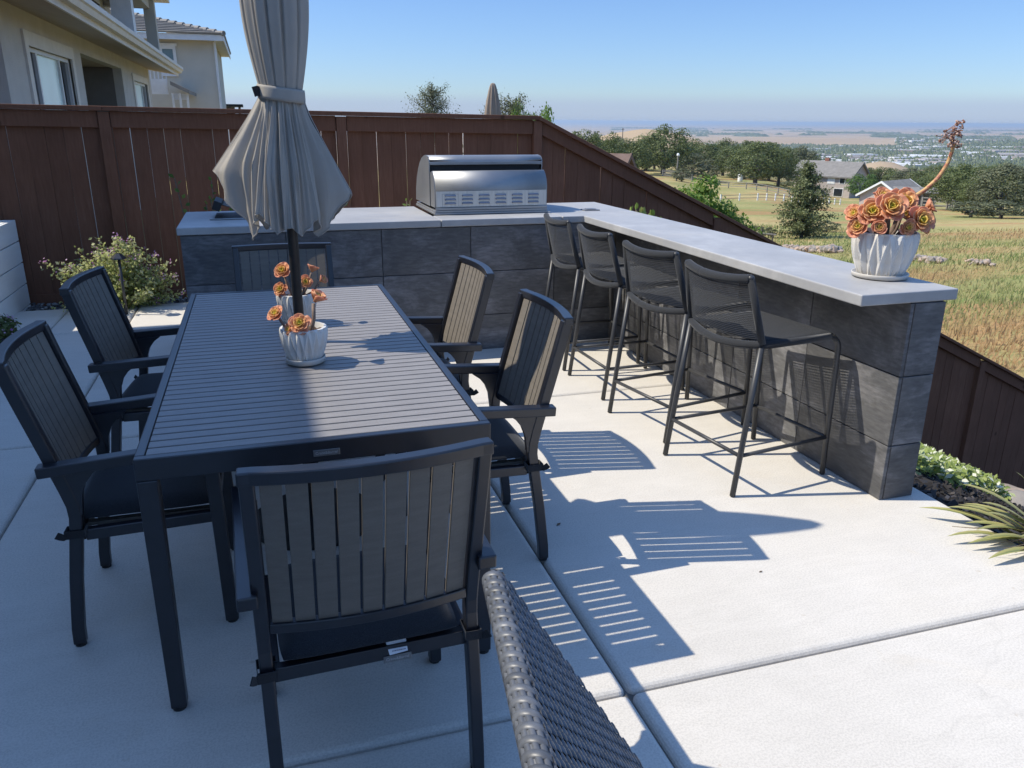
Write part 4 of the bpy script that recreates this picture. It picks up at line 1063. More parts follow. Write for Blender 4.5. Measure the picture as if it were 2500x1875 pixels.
def build_strap_plant():
    t = thing('strap_leaf_plant', 'striped yellow green strap leaf plant leaning over the slab at the right edge', 'plant', (2.92, 2.0, -.13))
    tips_old = [(2.42, 2.30, .13, .03), (2.70, 2.22, .16, .026), (2.66, 2.30, .26, .026), (2.85, 2.25, .3, .026), (2.57, 1.90, .03, .022), (2.60, 1.87, .05, .022), (2.52, 2.02, .06, .020), (2.64, 1.80, .07, .024), (2.55, 1.72, .04, .026),
            (2.68, 1.95, .12, .026), (2.66, 2.08, .14, .028), (2.75, 2.12, .2, .026), (2.80, 1.78, .12, .026), (3.1, 2.5, .3, .026), (3.3, 2.2, .35, .026), (3.2, 1.6, .3, .026), (2.95, 1.5, .2, .026), (3.4, 1.9, .3, .024), (2.72, 2.02, .22, .026), (2.78, 1.92, .26, .024), (2.9, 2.1, .4, .024)]
    tips = [(2.47, 2.31, .045, .026), (2.66, 2.30, .13, .026), (2.55, 2.20, .10, .024), (2.62, 2.16, .12, .024), (2.41, 2.10, .035, .022), (2.50, 2.06, .07, .022), (2.445, 2.04, .03, .024), (2.47, 2.02, .05, .022), (2.43, 1.93, .03, .026), (2.58, 2.10, .11, .024), (2.60, 1.96, .08, .022),
            (2.56, 2.26, .06, .026), (2.60, 2.22, .09, .026), (2.52, 2.13, .06, .026), (3.3, 2.1, .3, .026), (3.1, 1.7, .25, .026), (2.75, 1.6, .12, .026), (2.52, 1.80, .06, .024), (2.7, 2.0, .2, .022), (2.75, 2.15, .24, .022)]
    lv = MB(); rr = random.Random(3)
    for (x, y, z, w) in tips:
        b = Vector((rr.uniform(-.06, .06), rr.uniform(-.06, .06), .0)); tp = Vector((x-2.92, y-2.0, z+.13)); ln = (tp-b).length
        mid = b.lerp(tp, .5)+Vector((0, 0, .14*ln+.05)); pts = []
        for i in range(11):
            f = i/10; pts.append(b*(1-f)**2+mid*2*f*(1-f)+tp*f*f)
        for i in range(len(pts)):
            pass
        side = (tp-b).cross(Vector((0, 0, 1))).normalized(); vs = []; tn = []
        for i, p in enumerate(pts):
            f = i/10; ww = w*(.75+.5*f)*(1-f**3)**.8*.80+.0008
            for q in (-1, -.55, 0, .55, 1): vs.append(p+side*ww*q+Vector((0, 0, .35*ww*q*q))); tn.append((1.0 if abs(q) == 1 else (.72 if abs(q) > .5 else .12))*.9+rr.uniform(-.08, .08))
        o = len(lv.v); lv.add(vs, [(j*5+k, j*5+k+1, j*5+k+6, j*5+k+5) for j in range(10) for k in range(4)])
        for i, q in enumerate(tn): lv.t[o+i] = min(1, max(0, q))
    lv.build('strap_leaves', M_yucca, t, smooth=True)
    dl = MB()
    for i in range(16):
        a = rr.uniform(2.4, 4.2); L = rr.uniform(.3, .5); d = Vector((math.cos(a), math.sin(a), .0)); s = d.cross(Vector((0, 0, 1)))
        dl.tube([Vector((0, 0, .05)), d*L*.5+Vector((0, 0, .17)), d*L*.85+s*.02+Vector((0, 0, .16)), d*L+s*.05*rr.gauss(0, 1)+Vector((0, 0, .145+.02*rr.random()))], .004, 5, rfun=lambda u: .004-.003*u)
    dl.build('dry_leaves', M_twig, t, smooth=True)
build_strap_plant()
for i, (x, y, s, lab) in enumerate([(8.95, 6.88, .30, 'tan sandstone rock on the mulch at the right edge'), (8.1, 6.33, .26, 'flat pale grey stone set in the mulch left of the tan rock')]):
    m = MB(); m.rock((0, 0, .02), s, .8 if i == 0 else .25, seed=40+i, sub=3, flat=.4); o = m.build('garden_stone', M_rock, smooth=True); o.location = (x, y, gz(x, y)); tag(o, lab, 'stone')

for (x, y, a, L, lab) in [(1.02, 2.66, .6, .03, 'tiny dry leaf in the table shadow beside the slab joint'), (1.60, 2.13, .1, .016, 'tiny dark leaf bit on the sunlit slab right of the armchair shadow')]:
    m = MB(); m.cur = .2; m.leaf(Vector((0, 0, .002)), Vector((math.cos(a), math.sin(a), .08)), Vector((0, 0, 1)), L, L*.22); o = m.build('dry_leaf', M_twig); k = o.modifiers.new('solid', 'SOLIDIFY'); k.thickness = .001; o.location = (x, y, 0); tag(o, lab, 'leaf')

# ------------------------------------------------------------------ wicker chair at the bottom edge (only its backrest is in frame)
def build_wicker():
    t = thing('wicker_chair', 'grey woven wicker chair whose backrest fills the bottom edge', 'chair', (0, 0, 0))
    top = .90; A = Vector((.297, .995, top)); B = Vector((.205, .37, top)); axis = (B-A).normalized(); Lb = (B-A).length
    down = Vector((.285, -.195, -.450)); nrm = axis.cross(down).normalized()
    if nrm.x < 0: nrm = -nrm
    dl = down.length; dn = down.normalized(); th = .040
    # core panel
    m = MB(); p = [A, B, B+down*1.12, A+down*1.12]
    m.hexa([p[0]-nrm*th*.9, p[1]-nrm*th*.9, p[1]-nrm*.004, p[0]-nrm*.004, p[3]-nrm*th*.9, p[2]-nrm*th*.9, p[2]-nrm*.004, p[3]-nrm*.004]); m.build('back_core', M_black, t)
    # woven face: straps running down from the rim, strands crossing over and under
    wv = MB(); pitch = .0122; nd = int(Lb/pitch); cp = .0150; nc = int(dl*1.12/cp)
    def ribbon(pts, wdir, w, nrm_):
        vs = []
        for q in pts: vs += [q-wdir*w-nrm_*.0012, q-wdir*w*.8+nrm_*.0003, q+nrm_*.0006, q+wdir*w*.8+nrm_*.0003, q+wdir*w-nrm_*.0012]
        wv.add(vs, [(i*5+k, i*5+k+1, i*5+k+6, i*5+k+5) for i in range(len(pts)-1) for k in range(4)], rnd.random())
    for i in range(nd):
        s0 = A+axis*(pitch*(i+.5)); pts = []
        for j in range(nc*4+1):
            h = .0030*math.cos(PI*(j/4+i)); h = math.copysign(abs(h/.0030)**.6*.0030, h); pts.append(s0+dn*(j*cp/4)+nrm*(h-.0018))
        ribbon(pts, axis, .0054, nrm)
    for j in range(nc):
        s0 = A+dn*(cp*(j+.5)); pts = []
        for i in range(nd*4+1):
            h = -.0030*math.cos(PI*((j+.5)+(i/4-.5))); h = math.copysign(abs(h/.0030)**.6*.0030, h); pts.append(s0+axis*(i*pitch/4)+nrm*(h-.0020))
        ribbon(pts, dn, .0058, nrm)
    wv.build('woven_back', M_wicker, t, smooth=True)
    # wrapped top rim: strands lie along the rim, bands go over it
    rim = MB(); RR = .0165; cen = lambda s: A+axis*s-nrm*(RR+.001)+dn*.004
    rdir = nrm; udir = -dn; bp_ = .0105
    nb = int(Lb/bp_)
    def rimpt(s, a, r): return cen(s)+rdir*math.cos(a)*r+udir*math.sin(a)*r*.9
    for i in range(0, nb):
        if i % 2: continue
        s = bp_*(i+.5); vs = []; K = 14
        for kk in range(K+1):
            a = -.30*PI+1.5*PI*kk/K
            rr_ = RR+.0019*math.sin(PI*kk/K)**.3+.0004
            for q, dz in ((-1, -.0022), (-.82, -.0001), (0, .0003), (.82, -.0001), (1, -.0022)): vs.append(rimpt(s+q*.0060+.006*math.cos(a), a, rr_+dz))
        rim.add(vs, [(k*5+j, k*5+j+1, k*5+j+6, k*5+j+5) for k in range(K) for j in range(4)], rnd.random())
    for a in (-.04*PI, .16*PI, .36*PI, .56*PI, .76*PI, .96*PI):
        vs = []; n = 60
        for i in range(n+1):
            s = Lb*i/n
            for q in (-1, -.6, 0, .6, 1): vs.append(rimpt(s, a+q*.088*PI, RR+.0012-(.0022 if abs(q) == 1 else 0)))
        rim.add(vs, [(i*5+k, i*5+k+1, i*5+k+6, i*5+k+5) for i in range(n) for k in range(4)])
    vs = [cen(-.004)]+[rimpt(-.004, 2*PI*k/20, RR) for k in range(20)]; rim.add(vs, [(0, 1+k, 1+(k+1) % 20) for k in range(20)])
    rim.tube([cen(-.002), cen(Lb)], RR*.86, 12)
    rim.build('top_rim', M_wicker, t, smooth=True)
    # far side edge strip
    e = MB(); 
    for i in range(int(dl*1.1/.0135)):
        c = A+dn*(.02+.0135*i)-nrm*th*.5; e.tube([c-nrm*.016-axis*-.002, c-axis*.003, c+nrm*.016-axis*-.002], .005, 6)
    e.build('side_rim', M_wicker, t, smooth=True)
    # seat and legs, below the frame
    st = MB(); c1 = B+down*1.0
    st.box(c1.x-.03, c1.x+.50, c1.y-.10, c1.y+.28, .33, .41); st.build('seat', M_wicker, t, bevel=.02, seg=3)
    for x, y in ((c1.x, c1.y+.25), (c1.x, c1.y-.07), (c1.x+.46, c1.y+.25), (c1.x+.46, c1.y-.07)):
        l = MB(); l.tube([(x, y, 0), (x, y, .335)], .022, 12); l.build('leg', M_wicker, t, smooth=True)
build_wicker()

# ------------------------------------------------------------------ neighbouring houses beyond the fence
def build_neighbour():
    X, Y0, Y1, zs = -2.4, 10.02, 23.25, 2.70
    t = thing('neighbor_house', 'grey stucco neighbouring house with long white gutter over the fence', 'house', (X, Y0, -.3))
    L = lambda x, y, z: (x-X, y-Y0, z+.3)
    def bx(mb, x0, x1, y0, y1, z0, z1): mb.box(x0-X, x1-X, y0-Y0, y1-Y0, z0+.3, z1+.3)
    w = MB(); ay0, ay1, az1 = 14.34, 18.5, 2.46     # alcove
    wy = [(11.07, 13.5, 1.20, 2.316), (20.05, 22.45, 1.20, 2.305)]
    # wall pieces round the two windows and the alcove
    tk = .16
    bx(w, X-tk, X, Y0, wy[0][0], -.3, zs); bx(w, X-tk, X, wy[0][0], wy[0][1], -.3, wy[0][2]); bx(w, X-tk, X, wy[0][0], wy[0][1], wy[0][3], zs)
    bx(w, X-tk, X, wy[0][1], ay0, -.3, zs); bx(w, X-tk, X, ay0, ay1, az1, zs); bx(w, X-tk, X, ay1, wy[1][0], -.3, zs)
    bx(w, X-tk, X, wy[1][0], wy[1][1], -.3, wy[1][2]); bx(w, X-tk, X, wy[1][0], wy[1][1], wy[1][3], zs); bx(w, X-tk, X, wy[1][1], Y1, -.3, zs)
    bx(w, X-9, X-tk-.001, Y0, Y0+tk, -.3, zs); bx(w, X-9, X-tk-.001, Y1-tk, Y1, -.3, zs)
    w.build('wall', M_stucco, t)
    a = MB(); bx(a, X-2.2, X-tk-.001, ay0-tk, ay0-.001, -.3, az1+.2); bx(a, X-2.2, X-tk-.001, ay1+.001, ay1+tk, -.3, az1+.2); bx(a, X-2.36, X-2.2, ay0-tk, ay1+tk, -.3, az1+.2)
    a.build('alcove_wall', M_stuccod, t); a = MB(); bx(a, X-2.2, X-tk-.001, ay0, ay1, az1+.02, az1+.15); a.build('alcove_ceiling', M_soffit, t)
    for (y0, y1, z0, z1) in wy:
        tr = MB(); tw = .16 if y0 < 15 else .14
        bx(tr, X-.02, X+.028, y0-tw, y0, z0-.1, z1+tw); bx(tr, X-.02, X+.028, y1, y1+tw, z0-.1, z1+tw); bx(tr, X-.02, X+.028, y0+.0005, y1-.0005, z1, z1+tw)
        fr = tr.build('window', M_trim, t)
        v = MB(); q = .05
        bx(v, X-.10, X-.03, y0, y0+q, z0, z1); bx(v, X-.10, X-.03, y1-q, y1, z0, z1); bx(v, X-.10, X-.03, y0+q, y1-q, z1-q, z1); bx(v, X-.10, X-.03, y0+q, y1-q, z0, z0+q)
        d = (y1-y0)/4.2
        for ym in (y0+d, y1-d): bx(v, X-.095, X-.035, ym-.03, ym+.03, z0+q, z1-q)
        v.build('sash', M_white, fr)
        g = MB(); bx(g, X-.075, X-.07, y0+q, y0+d-.03, z0+q, z1-q); g.build('pane', M_glassdark, fr); g = MB(); bx(g, X-.075, X-.07, y1-d+.03, y1-q, z0+q, z1-q); g.build('pane', M_glassdark, fr)
        g = MB(); bx(g, X-.070, X-.065, y0+d+.03, y1-d-.03, z0+q, z1-q); g.build('blind', M_blind, fr)
    # sloping soffit, fascia, gutter, roof
    xg = -1.70; ye = 23.75; ys = 8.75
    s = MB(); s.prism([(X-.02-X, zs+.3), (xg-.06-X, 2.595+.3), (xg-.06-X, 2.625+.3), (X-.02-X, zs+.03+.3)], 'y', ys+.02-Y0, ye-.02-Y0); s.build('soffit', M_soffit, t)
    f = MB(); bx(f, xg-.058, xg-.03, ys, ye, 2.57, 2.74); f.build('fascia', M_trim, t)
    gt = MB(); gt.prism([(xg-.029-X, 2.64+.3), (xg+.05-X, 2.64+.3), (xg+.075-X, 2.70+.3), (xg+.10-X, 2.715+.3), (xg+.10-X, 2.775+.3), (xg+.085-X, 2.775+.3), (xg+.085-X, 2.73+.3), (xg-.029-X, 2.70+.3)], 'y', ys-Y0, ye-Y0); gt.build('gutter', M_trim, t)
    r = MB(); r.prism([(xg-.03-X, 2.745+.3), (-9-X, 4.9+.3), (-9-X, 4.78+.3), (X-.3-X, 2.735+.3)], 'y', ys-Y0, ye-Y0); r.build('roof', M_roof, t)
    # upper storey with a columned balcony
    u = MB(); bx(u, -9, -3.05, 17.0, 23.0, 2.9, 4.24); bx(u, -3.049, -2.2, 19.0, 19.25, 3.95, 4.24); u.build('upper_wall', M_stucco2, t)
    for (x0, x1, y0, y1, mt) in ((-2.56, -2.17, 19.4, 19.8, M_white), (-2.24, -2.0, 22.3, 22.6, M_stucco2)):
        c = MB(); bx(c, x0, x1, y0, y1, 2.75, 4.25); c.build('column', mt, t)
    b = MB(); bx(b, -2.5, -2.1, 19.82, 22.28, 3.98, 4.245); bx(b, -3.04, -2.505, 22.0, 22.28, 3.98, 4.245); b.build('balcony_beam', M_stucco2, t)
    e = MB(); bx(e, -9.3, -1.72, 16.6, 23.4, 4.252, 4.40); e.build('upper_eave', M_trim, t)
    d = MB(); bx(d, -3.048, -3.02, 17.9, 18.9, 2.95, 3.9); bx(d, -3.048, -3.0, 20.1, 21.2, 2.95, 4.0); dd = d.build('balcony_door', M_white, t)
    d = MB(); bx(d, -3.019, -3.015, 18.0, 18.8, 3.0, 3.8); d.build('pane', M_glassdark, dd); d = MB(); bx(d, -2.999, -2.995, 20.2, 21.1, 3.0, 3.9); d.build('pane', M_glassdark, dd)
    l = MB(); bx(l, -3.048, -2.9, 17.3, 17.5, 3.45, 3.85); l.build('wall_lamp', M_black, t)
build_neighbour()
def build_far_house():
    Y = 30.0
    t = thing('stucco_house', 'pale two storey stucco house with tiled hip roof beyond the neighbouring house', 'house', (-1.02, Y, -.5))
    def bx(mb, x0, x1, y0, y1, z0, z1): mb.box(x0+1.02, x1+1.02, y0-Y, y1-Y, z0+.5, z1+.5)
    w = MB(); bx(w, -9, -1.02, Y, Y+8, -.5, 4.0); w.build('wall', M_stucco2, t)
    f = MB(); bx(f, -9.4, -.66, Y-.45, Y-.42, 3.92, 4.10); bx(f, -.69, -.66, Y-.4195, Y+8.4, 3.92, 4.10); f.build('fascia', M_white, t)
    s = MB(); bx(s, -9.4, -.70, Y-.415, Y+8.4, 4.002, 4.02); s.build('soffit', M_trim, t)
    p = MB(); p.tube([(.05, -.04, .5), (.05, -.04, 4.4), (.2, -.3, 4.5)], .04, 8); p.build('downspout', M_white, t)
    # stepped tile courses on the front and right hip
    r = MB(); n = 15; run = 4.3; slope = .26
    for k in range(n):
        a, b = k/n*run, (k+1)/n*run; z0 = 4.11+a*slope+.5; z1 = 4.11+b*slope+.5
        x1a, x1b = -.64-a+1.02, -.64-b+1.02; ya, yb = -.5+a, -.5+b; yk = 8.5-a
        r.cur = .3+.4*(k % 2)
        r.hexa([(-8.4, ya, z0), (x1a, ya, z0), (x1b, yb, z1), (-8.4, yb, z1), (-8.4, ya-.02, z0+.055), (x1a+.02, ya-.02, z0+.055), (x1b, yb, z1+.02), (-8.4, yb, z1+.02)])
        r.hexa([(x1a+.001, ya, z0), (x1a+.001, yk, z0), (x1b+.001, yk, z1), (x1b+.001, yb, z1), (x1a+.021, ya, z0+.055), (x1a+.021, yk, z0+.055), (x1b+.001, yk, z1+.02), (x1b+.001, yb, z1+.02)])
    r.build('roof', M_roof, t)
    h = MB()
    for k in range(17):
        a = k/17*run; b = (k+1.15)/17*run
        h.tube([(.38-a, -.5+a, 4.64+a*slope), (.38-b, -.5+b, 4.61+b*slope)], .075, 8, rfun=lambda u: .085-.02*u)
    h.build('hip_tiles', M_roof, t)
    def win(x0, x1, z0, z1, nm='window'):
        m = MB(); q = .09
        bx(m, x0-q, x0, Y-.05, Y+.01, z0-q, z1+q); bx(m, x1, x1+q, Y-.05, Y+.01, z0-q, z1+q); bx(m, x0, x1, Y-.05, Y+.01, z1, z1+q); bx(m, x0, x1, Y-.05, Y+.01, z0-q, z0)
        zm = (z0+z1)/2; bx(m, x0, x1, Y-.04, Y+.01, zm-.03, zm+.03); bx(m, x0-q*1.6, x1+q*1.6, Y-.06, Y-.051, z1+q, z1+q*1.9); o = m.build(nm, M_white, t)
        g = MB(); bx(g, x0, x1, Y-.012, Y-.004, z0, z1); g.build('pane', M_blind if False else M_glassblue, o)
    win(-2.60, -2.28, 2.92, 3.66)
    # small deck, lean-to roof and posts at the back of that house
    b = MB(); bx(b, -2.75, -2.30, 26.9, 27.0, 2.2, 2.62); b.build('deck_panel', M_white, t)
    b = MB()
    for k in range(5): bx(b, -2.75+k*.105, -2.72+k*.105, 26.93, 26.97, 2.62, 2.84)
    bx(b, -2.75, -2.30, 26.92, 26.98, 2.84, 2.88); b.build('railing', M_white, t)
    b = MB(); b.hexa([(-2.20+1.02, 26.6-Y, 2.95), (-1.70+1.02, 26.6-Y, 2.71), (-1.70+1.02, 29.9-Y, 2.71), (-2.20+1.02, 29.9-Y, 2.95), (-2.20+1.02, 26.6-Y, 3.06), (-1.70+1.02, 26.6-Y, 2.82), (-1.70+1.02, 29.9-Y, 2.82), (-2.20+1.02, 29.9-Y, 3.06)]); b.build('porch_roof', M_roof, t)
    b = MB()
    for x in (-2.18, -1.98, -1.78): bx(b, x-.03, x+.03, 26.75, 26.81, -.5, 2.23)
    bx(b, -2.2, -1.75, 26.83, 26.87, 2.05, 2.22); b.build('porch_post', M_white, t)
M_glassblue = mat_glass('blue_grey_glass', (.16, .24, .28), .1)
build_far_house()
def build_dark_cover():
    t = thing('patio_cover', 'flat dark patio cover just above the fence beside the pale house', 'patio cover', (-.9, 40, -.6))
    m = MB(); m.box(-.5, .55, -1, 1, 2.62, 2.73); m.build('roof', M_black, t)
    m = MB()
    for x in (-.35, .0, .4): m.box(x-.05, x+.05, -.95, -.85, 0, 2.62)
    m.box(-.4, .2, -.84, -.80, 2.2, 2.60); m.build('posts', M_bark, t)
build_dark_cover()
def build_far_parasol():
    t = thing('closed_parasol', 'closed tan parasol in the neighbouring yard rising above the fence', 'parasol', (3.985, 14.0, -.73))
    m = MB(); m.tube([(0, 0, 0), (0, 0, 2.86)], .02, 10); m.build('pole', M_pole, t, smooth=True)
    m = MB(); n = 96; vs = []; prof = [(2.875, .012), (2.86, .035), (2.82, .05), (2.75, .068), (2.6, .098), (2.48, .118), (2.36, .130), (2.28, .125), (2.27, .14), (2.1, .12), (1.8, .15)]
    for z, r in prof:
        for k in range(n):
            a = 2*PI*k/n; vs.append(((r*(1+.16*math.sin(9*a+z*.7)-.25*max(0, math.sin(8*a+1))**6))*math.cos(a), (r*(1+.16*math.sin(9*a+z*.7)-.25*max(0, math.sin(8*a+1))**6))*math.sin(a), z))
    m.add(vs, [(i*n+k, (i+1)*n+k, (i+1)*n+(k+1) % n, i*n+(k+1) % n) for i in range(len(prof)-1) for k in range(n)]); m.build('canopy', M_canvas2, t, smooth=True)
build_far_parasol()

# ------------------------------------------------------------------ trees
def oak_proto(seed, mat, n=6400, ls=.020, lobes=34, kind='oak_tree', low=.10, trunk=True):
    """height 1, crown about 1 wide, foliage hanging low"""
    rr = random.Random(seed); t = thing(kind, '', 'tree'); lv = MB(); tk = MB(); pts = []
    for i in range(lobes):
        a = i*2.39996+rr.uniform(-.5, .5); e = math.asin(max(-1, min(1, -.75+1.75*(i+.5)/lobes+rr.uniform(-.1, .1)))); q = rr.uniform(.72, 1.05)
        s = rr.uniform(.105, .165)*(1.12-.3*abs(math.sin(e)))
        c = Vector((math.cos(a)*math.cos(e)*.37*q, math.sin(a)*math.cos(e)*.37*q, .49+.40*math.sin(e)*q))
        c.z = min(max(c.z, low+s*.75), 1-s*.8); pts.append((c, s))
    top = max(c.z+s*.75 for c, s in pts)
    pts = [(Vector((c.x, c.y, c.z/top if c.z > .5 else c.z)), s) for c, s in pts]
    per = n//lobes
    for c, s in pts:
        for k in range(per):
            d = Vector((rr.gauss(0, 1), rr.gauss(0, 1), rr.gauss(0, 1)+.25)).normalized(); rad = s*(1 if rr.random() < .75 else rr.random())*rr.uniform(.85, 1.15)
            p = c+Vector((d.x, d.y, d.z*.75))*rad
            nn = (d*.8+(p-Vector((0, 0, .42))).normalized()*.5+Vector((rr.gauss(0, .42), rr.gauss(0, .42), rr.gauss(0, .42)))).normalized(); dd = Matrix.Rotation(rr.uniform(0, 6.28), 3, nn) @ nn.orthogonal().normalized()
            k_ = rr.uniform(.6, 1.4); lv.leaf(p, dd, nn, ls*1.6*k_, ls*.55*k_, min(1, max(0, .5+rr.gauss(0, .25))))
    tk.tube([(0, 0, -.06), (.01, 0, .12), (0, .01, .30), (-.01, .0, .45)], .03, 8, rfun=lambda u: .040-.018*u)
    for c, s in pts[8:24:2]:
        b = Vector((0, 0, rr.uniform(.16, .40))); tk.tube([b, b.lerp(c, .5)+Vector((0, 0, .03)), c], .01, 5, rfun=lambda u: .015-.010*u)
    lv.build('crown', mat, t); tk.build('trunk', M_bark, t, smooth=True); return t
def pine_proto(seed, n=9000, ls=.016, width=.30, kind='pine_tree', mat=None, bare=.03):
    rr = random.Random(seed); t = thing(kind, '', 'tree'); lv = MB(); tk = MB()
    tk.tube([(0, 0, -.05), (.005, .0, .5), (0, 0, .97)], .02, 8, rfun=lambda u: .022-.020*u)
    br = []
    for i in range(78):
        z = bare+(.97-bare)*(i/78)**.95+rr.uniform(-.01, .01); f = min(1, max(0, (z-bare)/(1-bare))); L = width*(1-f)**.66*(.42+.75*rr.random())*(.75+.25*min(1, f*6)); a = i*2.4+rr.uniform(-.4, .4)
        up_ = .25+.5*f; d = Vector((math.cos(a), math.sin(a), up_*rr.uniform(.2, 1))).normalized(); br.append((Vector((0, 0, z)), d, L+.03))
    tot = sum(b[2] for b in br)
    for b, d, L in br:
        tk.tube([b, b+d*L*.9], .004, 4, rfun=lambda u: .005-.004*u)
        for k in range(int(n*L/tot)):
            f = rr.random()**.6; p = b+d*L*f+Vector((rr.gauss(0, 1), rr.gauss(0, 1), rr.gauss(0, .8)))*(.012+.022*f*(L/width+.2))
            nn = (Vector((p.x, p.y, .05+.1*rr.random())).normalized()*.7+Vector((rr.gauss(0, .5), rr.gauss(0, .5), rr.gauss(0, .5)))).normalized(); dd = Matrix.Rotation(rr.uniform(0, 6.28), 3, nn) @ nn.orthogonal().normalized()
            k_ = rr.uniform(.6, 1.4); lv.leaf(p, dd, nn, ls*1.9*k_, ls*.5*k_, min(1, max(0, .35+.4*f+rr.gauss(0, .25))))
    lv.build('crown', mat or M_pine, t); tk.build('trunk', M_bark, t, smooth=True); return t
OAKS = [oak_proto(31+i, M_oak if i != 3 else M_oakgrey, low=[.03, .05, .12, .05, .0][i]) for i in range(5)]
used = set()
rt2 = random.Random(77)
def plant(proto, az, r, h, w, label, cat='tree', group=None, name=None, sink=.15):
    o = proto if proto.name not in used else dup(proto)
    used.add(proto.name)
    p = polar(az, r); o.location = (p.x, p.y, ground(p.x, p.y)-sink); o.rotation_euler = (0, 0, rt2.uniform(0, 6.28)); o.scale = (w, w, h); tag(o, label, cat, group); return o
TB = 'oaks in the tree belt round the paddock'
def top_h(az, r, topel): # height so that the crown ends at this slope above or below eye level
    p = polar(az, r); return 1.54+topel*r*math.cos(R(az-17.3))-ground(p.x, p.y)
for (k, az, r, te, w, lab) in [
    (0, 27.6, 170, -.0022, 13.5, 'largest spreading oak, standing highest against the valley behind the fence'),
    (1, 25.3, 162, -.018, 10, 'dense oak left of and lower than the largest oak'),
    (2, 33.75, 165, -.0205, 12.5, 'broad oak with visible trunks beyond the paddock rails'),
    (4, 35.2, 172, -.027, 9.5, 'low hanging oak against the right of the broad trunked oak'),
    (1, 30.2, 210, -.0185, 12, 'oak in the shaded gap right of the largest oak'),
    (0, 31.6, 222, -.0175, 12, 'oak behind the white tank, left of the broad trunked oak'),
    (2, 32.9, 225, -.020, 11, 'oak directly behind the broad trunked oak'),
    (3, 36.5, 205, -.0255, 10, 'greyish oak showing above the pine beside the gabled house'),
    (4, 22.1, 120, -.0085, 8.5, 'first oak right of the fence corner, below the small ridge tree'),
    (1, 23.6, 128, -.011, 7.0, 'oak above the brown barn roof behind the fence'),
    (0, 21.2, 112, -.014, 6.5, 'oak nearest the fence corner, half hidden by the sloping fence'),
    (0, 45.95, 121, -.0445, 8.8, 'oak with a bare visible trunk on the lawn right of the rail pen'),
    (3, 48.2, 108, -.043, 8.6, 'large grey green oak cut by the right edge of the photo'),
    (4, 47.2, 116, -.058, 6.5, 'low bushy oak between the bare trunk oak and the edge oak'),
    (2, 49.6, 118, -.048, 8, 'outermost oak past the right edge of the frame'),
    (1, 43.5, 165, -.062, 10, 'oak right behind the white gabled barn'),
    (0, 44.6, 175, -.056, 10, 'oak behind the succulent flower stalk')]:
    plant(OAKS[k], az, r, top_h(az, r, te), w, lab, 'tree', None)
for i, (az, r, te, w) in enumerate([(26.4, 185, -.019, 11), (24.4, 190, -.016, 10), (28.9, 200, -.022, 10), (32.2, 200, -.027, 11), (35.8, 215, -.027, 11), (36.9, 225, -.033, 11), (34.6, 195, -.030, 10), (37.6, 235, -.040, 11), (39.2, 250, -.055, 11), (45.6, 190, -.049, 11), (47.0, 160, -.050, 9), (48.4, 150, -.046, 9), (39.9, 240, -.054, 11), (40.7, 255, -.0505, 12), (41.6, 250, -.0495, 12), (42.4, 245, -.053, 11), (43.2, 240, -.050, 12), (44.2, 235, -.048, 12), (45.0, 230, -.047, 12), (46.6, 200, -.045, 12), (47.6, 190, -.044, 12), (38.2, 262, -.052, 11), (28.9, 235, -.024, 11), (34.4, 240, -.0215, 11)]):
    plant(OAKS[(i*2+1) % 5], az, r, top_h(az, r, te), w, 'dark green oak in the far tree belt behind the two gabled houses' if 38.1 < az else 'dark oak deep in the tree belt behind the paddock', 'tree', TB if 38.1 < az else 'oaks deep in the belt behind the paddock')
BR = oak_proto(71, M_bright, 3200, .026, 20, 'round_tree', .04)
plant(BR, 40.4, 172, 5.0, 7.4, 'round bright green tree between the two gabled houses')
plant(BR, 44.3, 140, 3.0, 2.6, 'small bright bush left of the open grey shed')
NB = oak_proto(81, M_leafy, 12000, .021, 38, 'leafy_tree', .02)
plant(NB, 29.4, 24, top_h(29.4, 24, -.056), 3.4, 'bright green leafy tree just beyond the sloping fence, left crown')
plant(NB, 31.5, 25, top_h(31.5, 25, -.083), 3.0, 'lower bright green leafy tree just beyond the sloping fence, right crown')
plant(NB, 17.9, 40, top_h(17.9, 40, .0245), 2.6, 'light green leafy tree right of the far parasol above the fence')
plant(NB, 19.3, 42, top_h(19.3, 42, .0205), 2.6, 'second light green leafy tree above the fence corner')
PN = pine_proto(5)
pn = plant(PN, 37.05, 63, 5.6, 6.6, 'bushy pine standing alone in the field left of the bar pot', sink=.1)
CN = pine_proto(9, 9000, .008, .42, 'conifer_tree', M_oakgrey, bare=.55)
plant(CN, 11.8, 45, top_h(11.8, 45, .041), 4.6, 'narrow conifer top left of the far parasol above the fence')
plant(CN, 17.1, 41, top_h(17.1, 41, .0285), 6.0, 'dark conifer tip among the light green trees above the fence')
BU = oak_proto(91, M_oakgrey, 2000, .035, 14, 'field_bush', .0)
for az, r, h, w, lab in [(34.2, 62, 1.0, 1.3, 'low shrub in the field left of the pine foot'), (34.95, 63, .85, 1.2, 'low shrub at the pine foot'), (38.6, 70, 1.0, 2.2, 'low shrub hidden behind the bar pot'), (46.8, 100, 1.7, 5.5, 'low grey brush under the oaks at the right edge'), (48.4, 97, 1.9, 5.5, 'grey brush at the far right under the edge oak'),
                         (28.9, 150, 2.4, 4.5, 'dark bush below the largest oak by the lamp pole'), (30.5, 168, 3.2, 6.5, 'dark round bush between the largest oak and the white tank')]:
    plant(BU, az, r, h, w, lab, 'bush', sink=.05)
for i, az in enumerate((24.6, 25.8, 27.0, 29.6, 33.0, 34.6, 36.4)):
    plant(BU, az, 182+9*(i % 3), 4.2+.8*(i % 2), 9.5, 'dark undergrowth filling the gaps under the paddock oaks', 'bush', 'undergrowth beneath the paddock oaks', sink=.3)
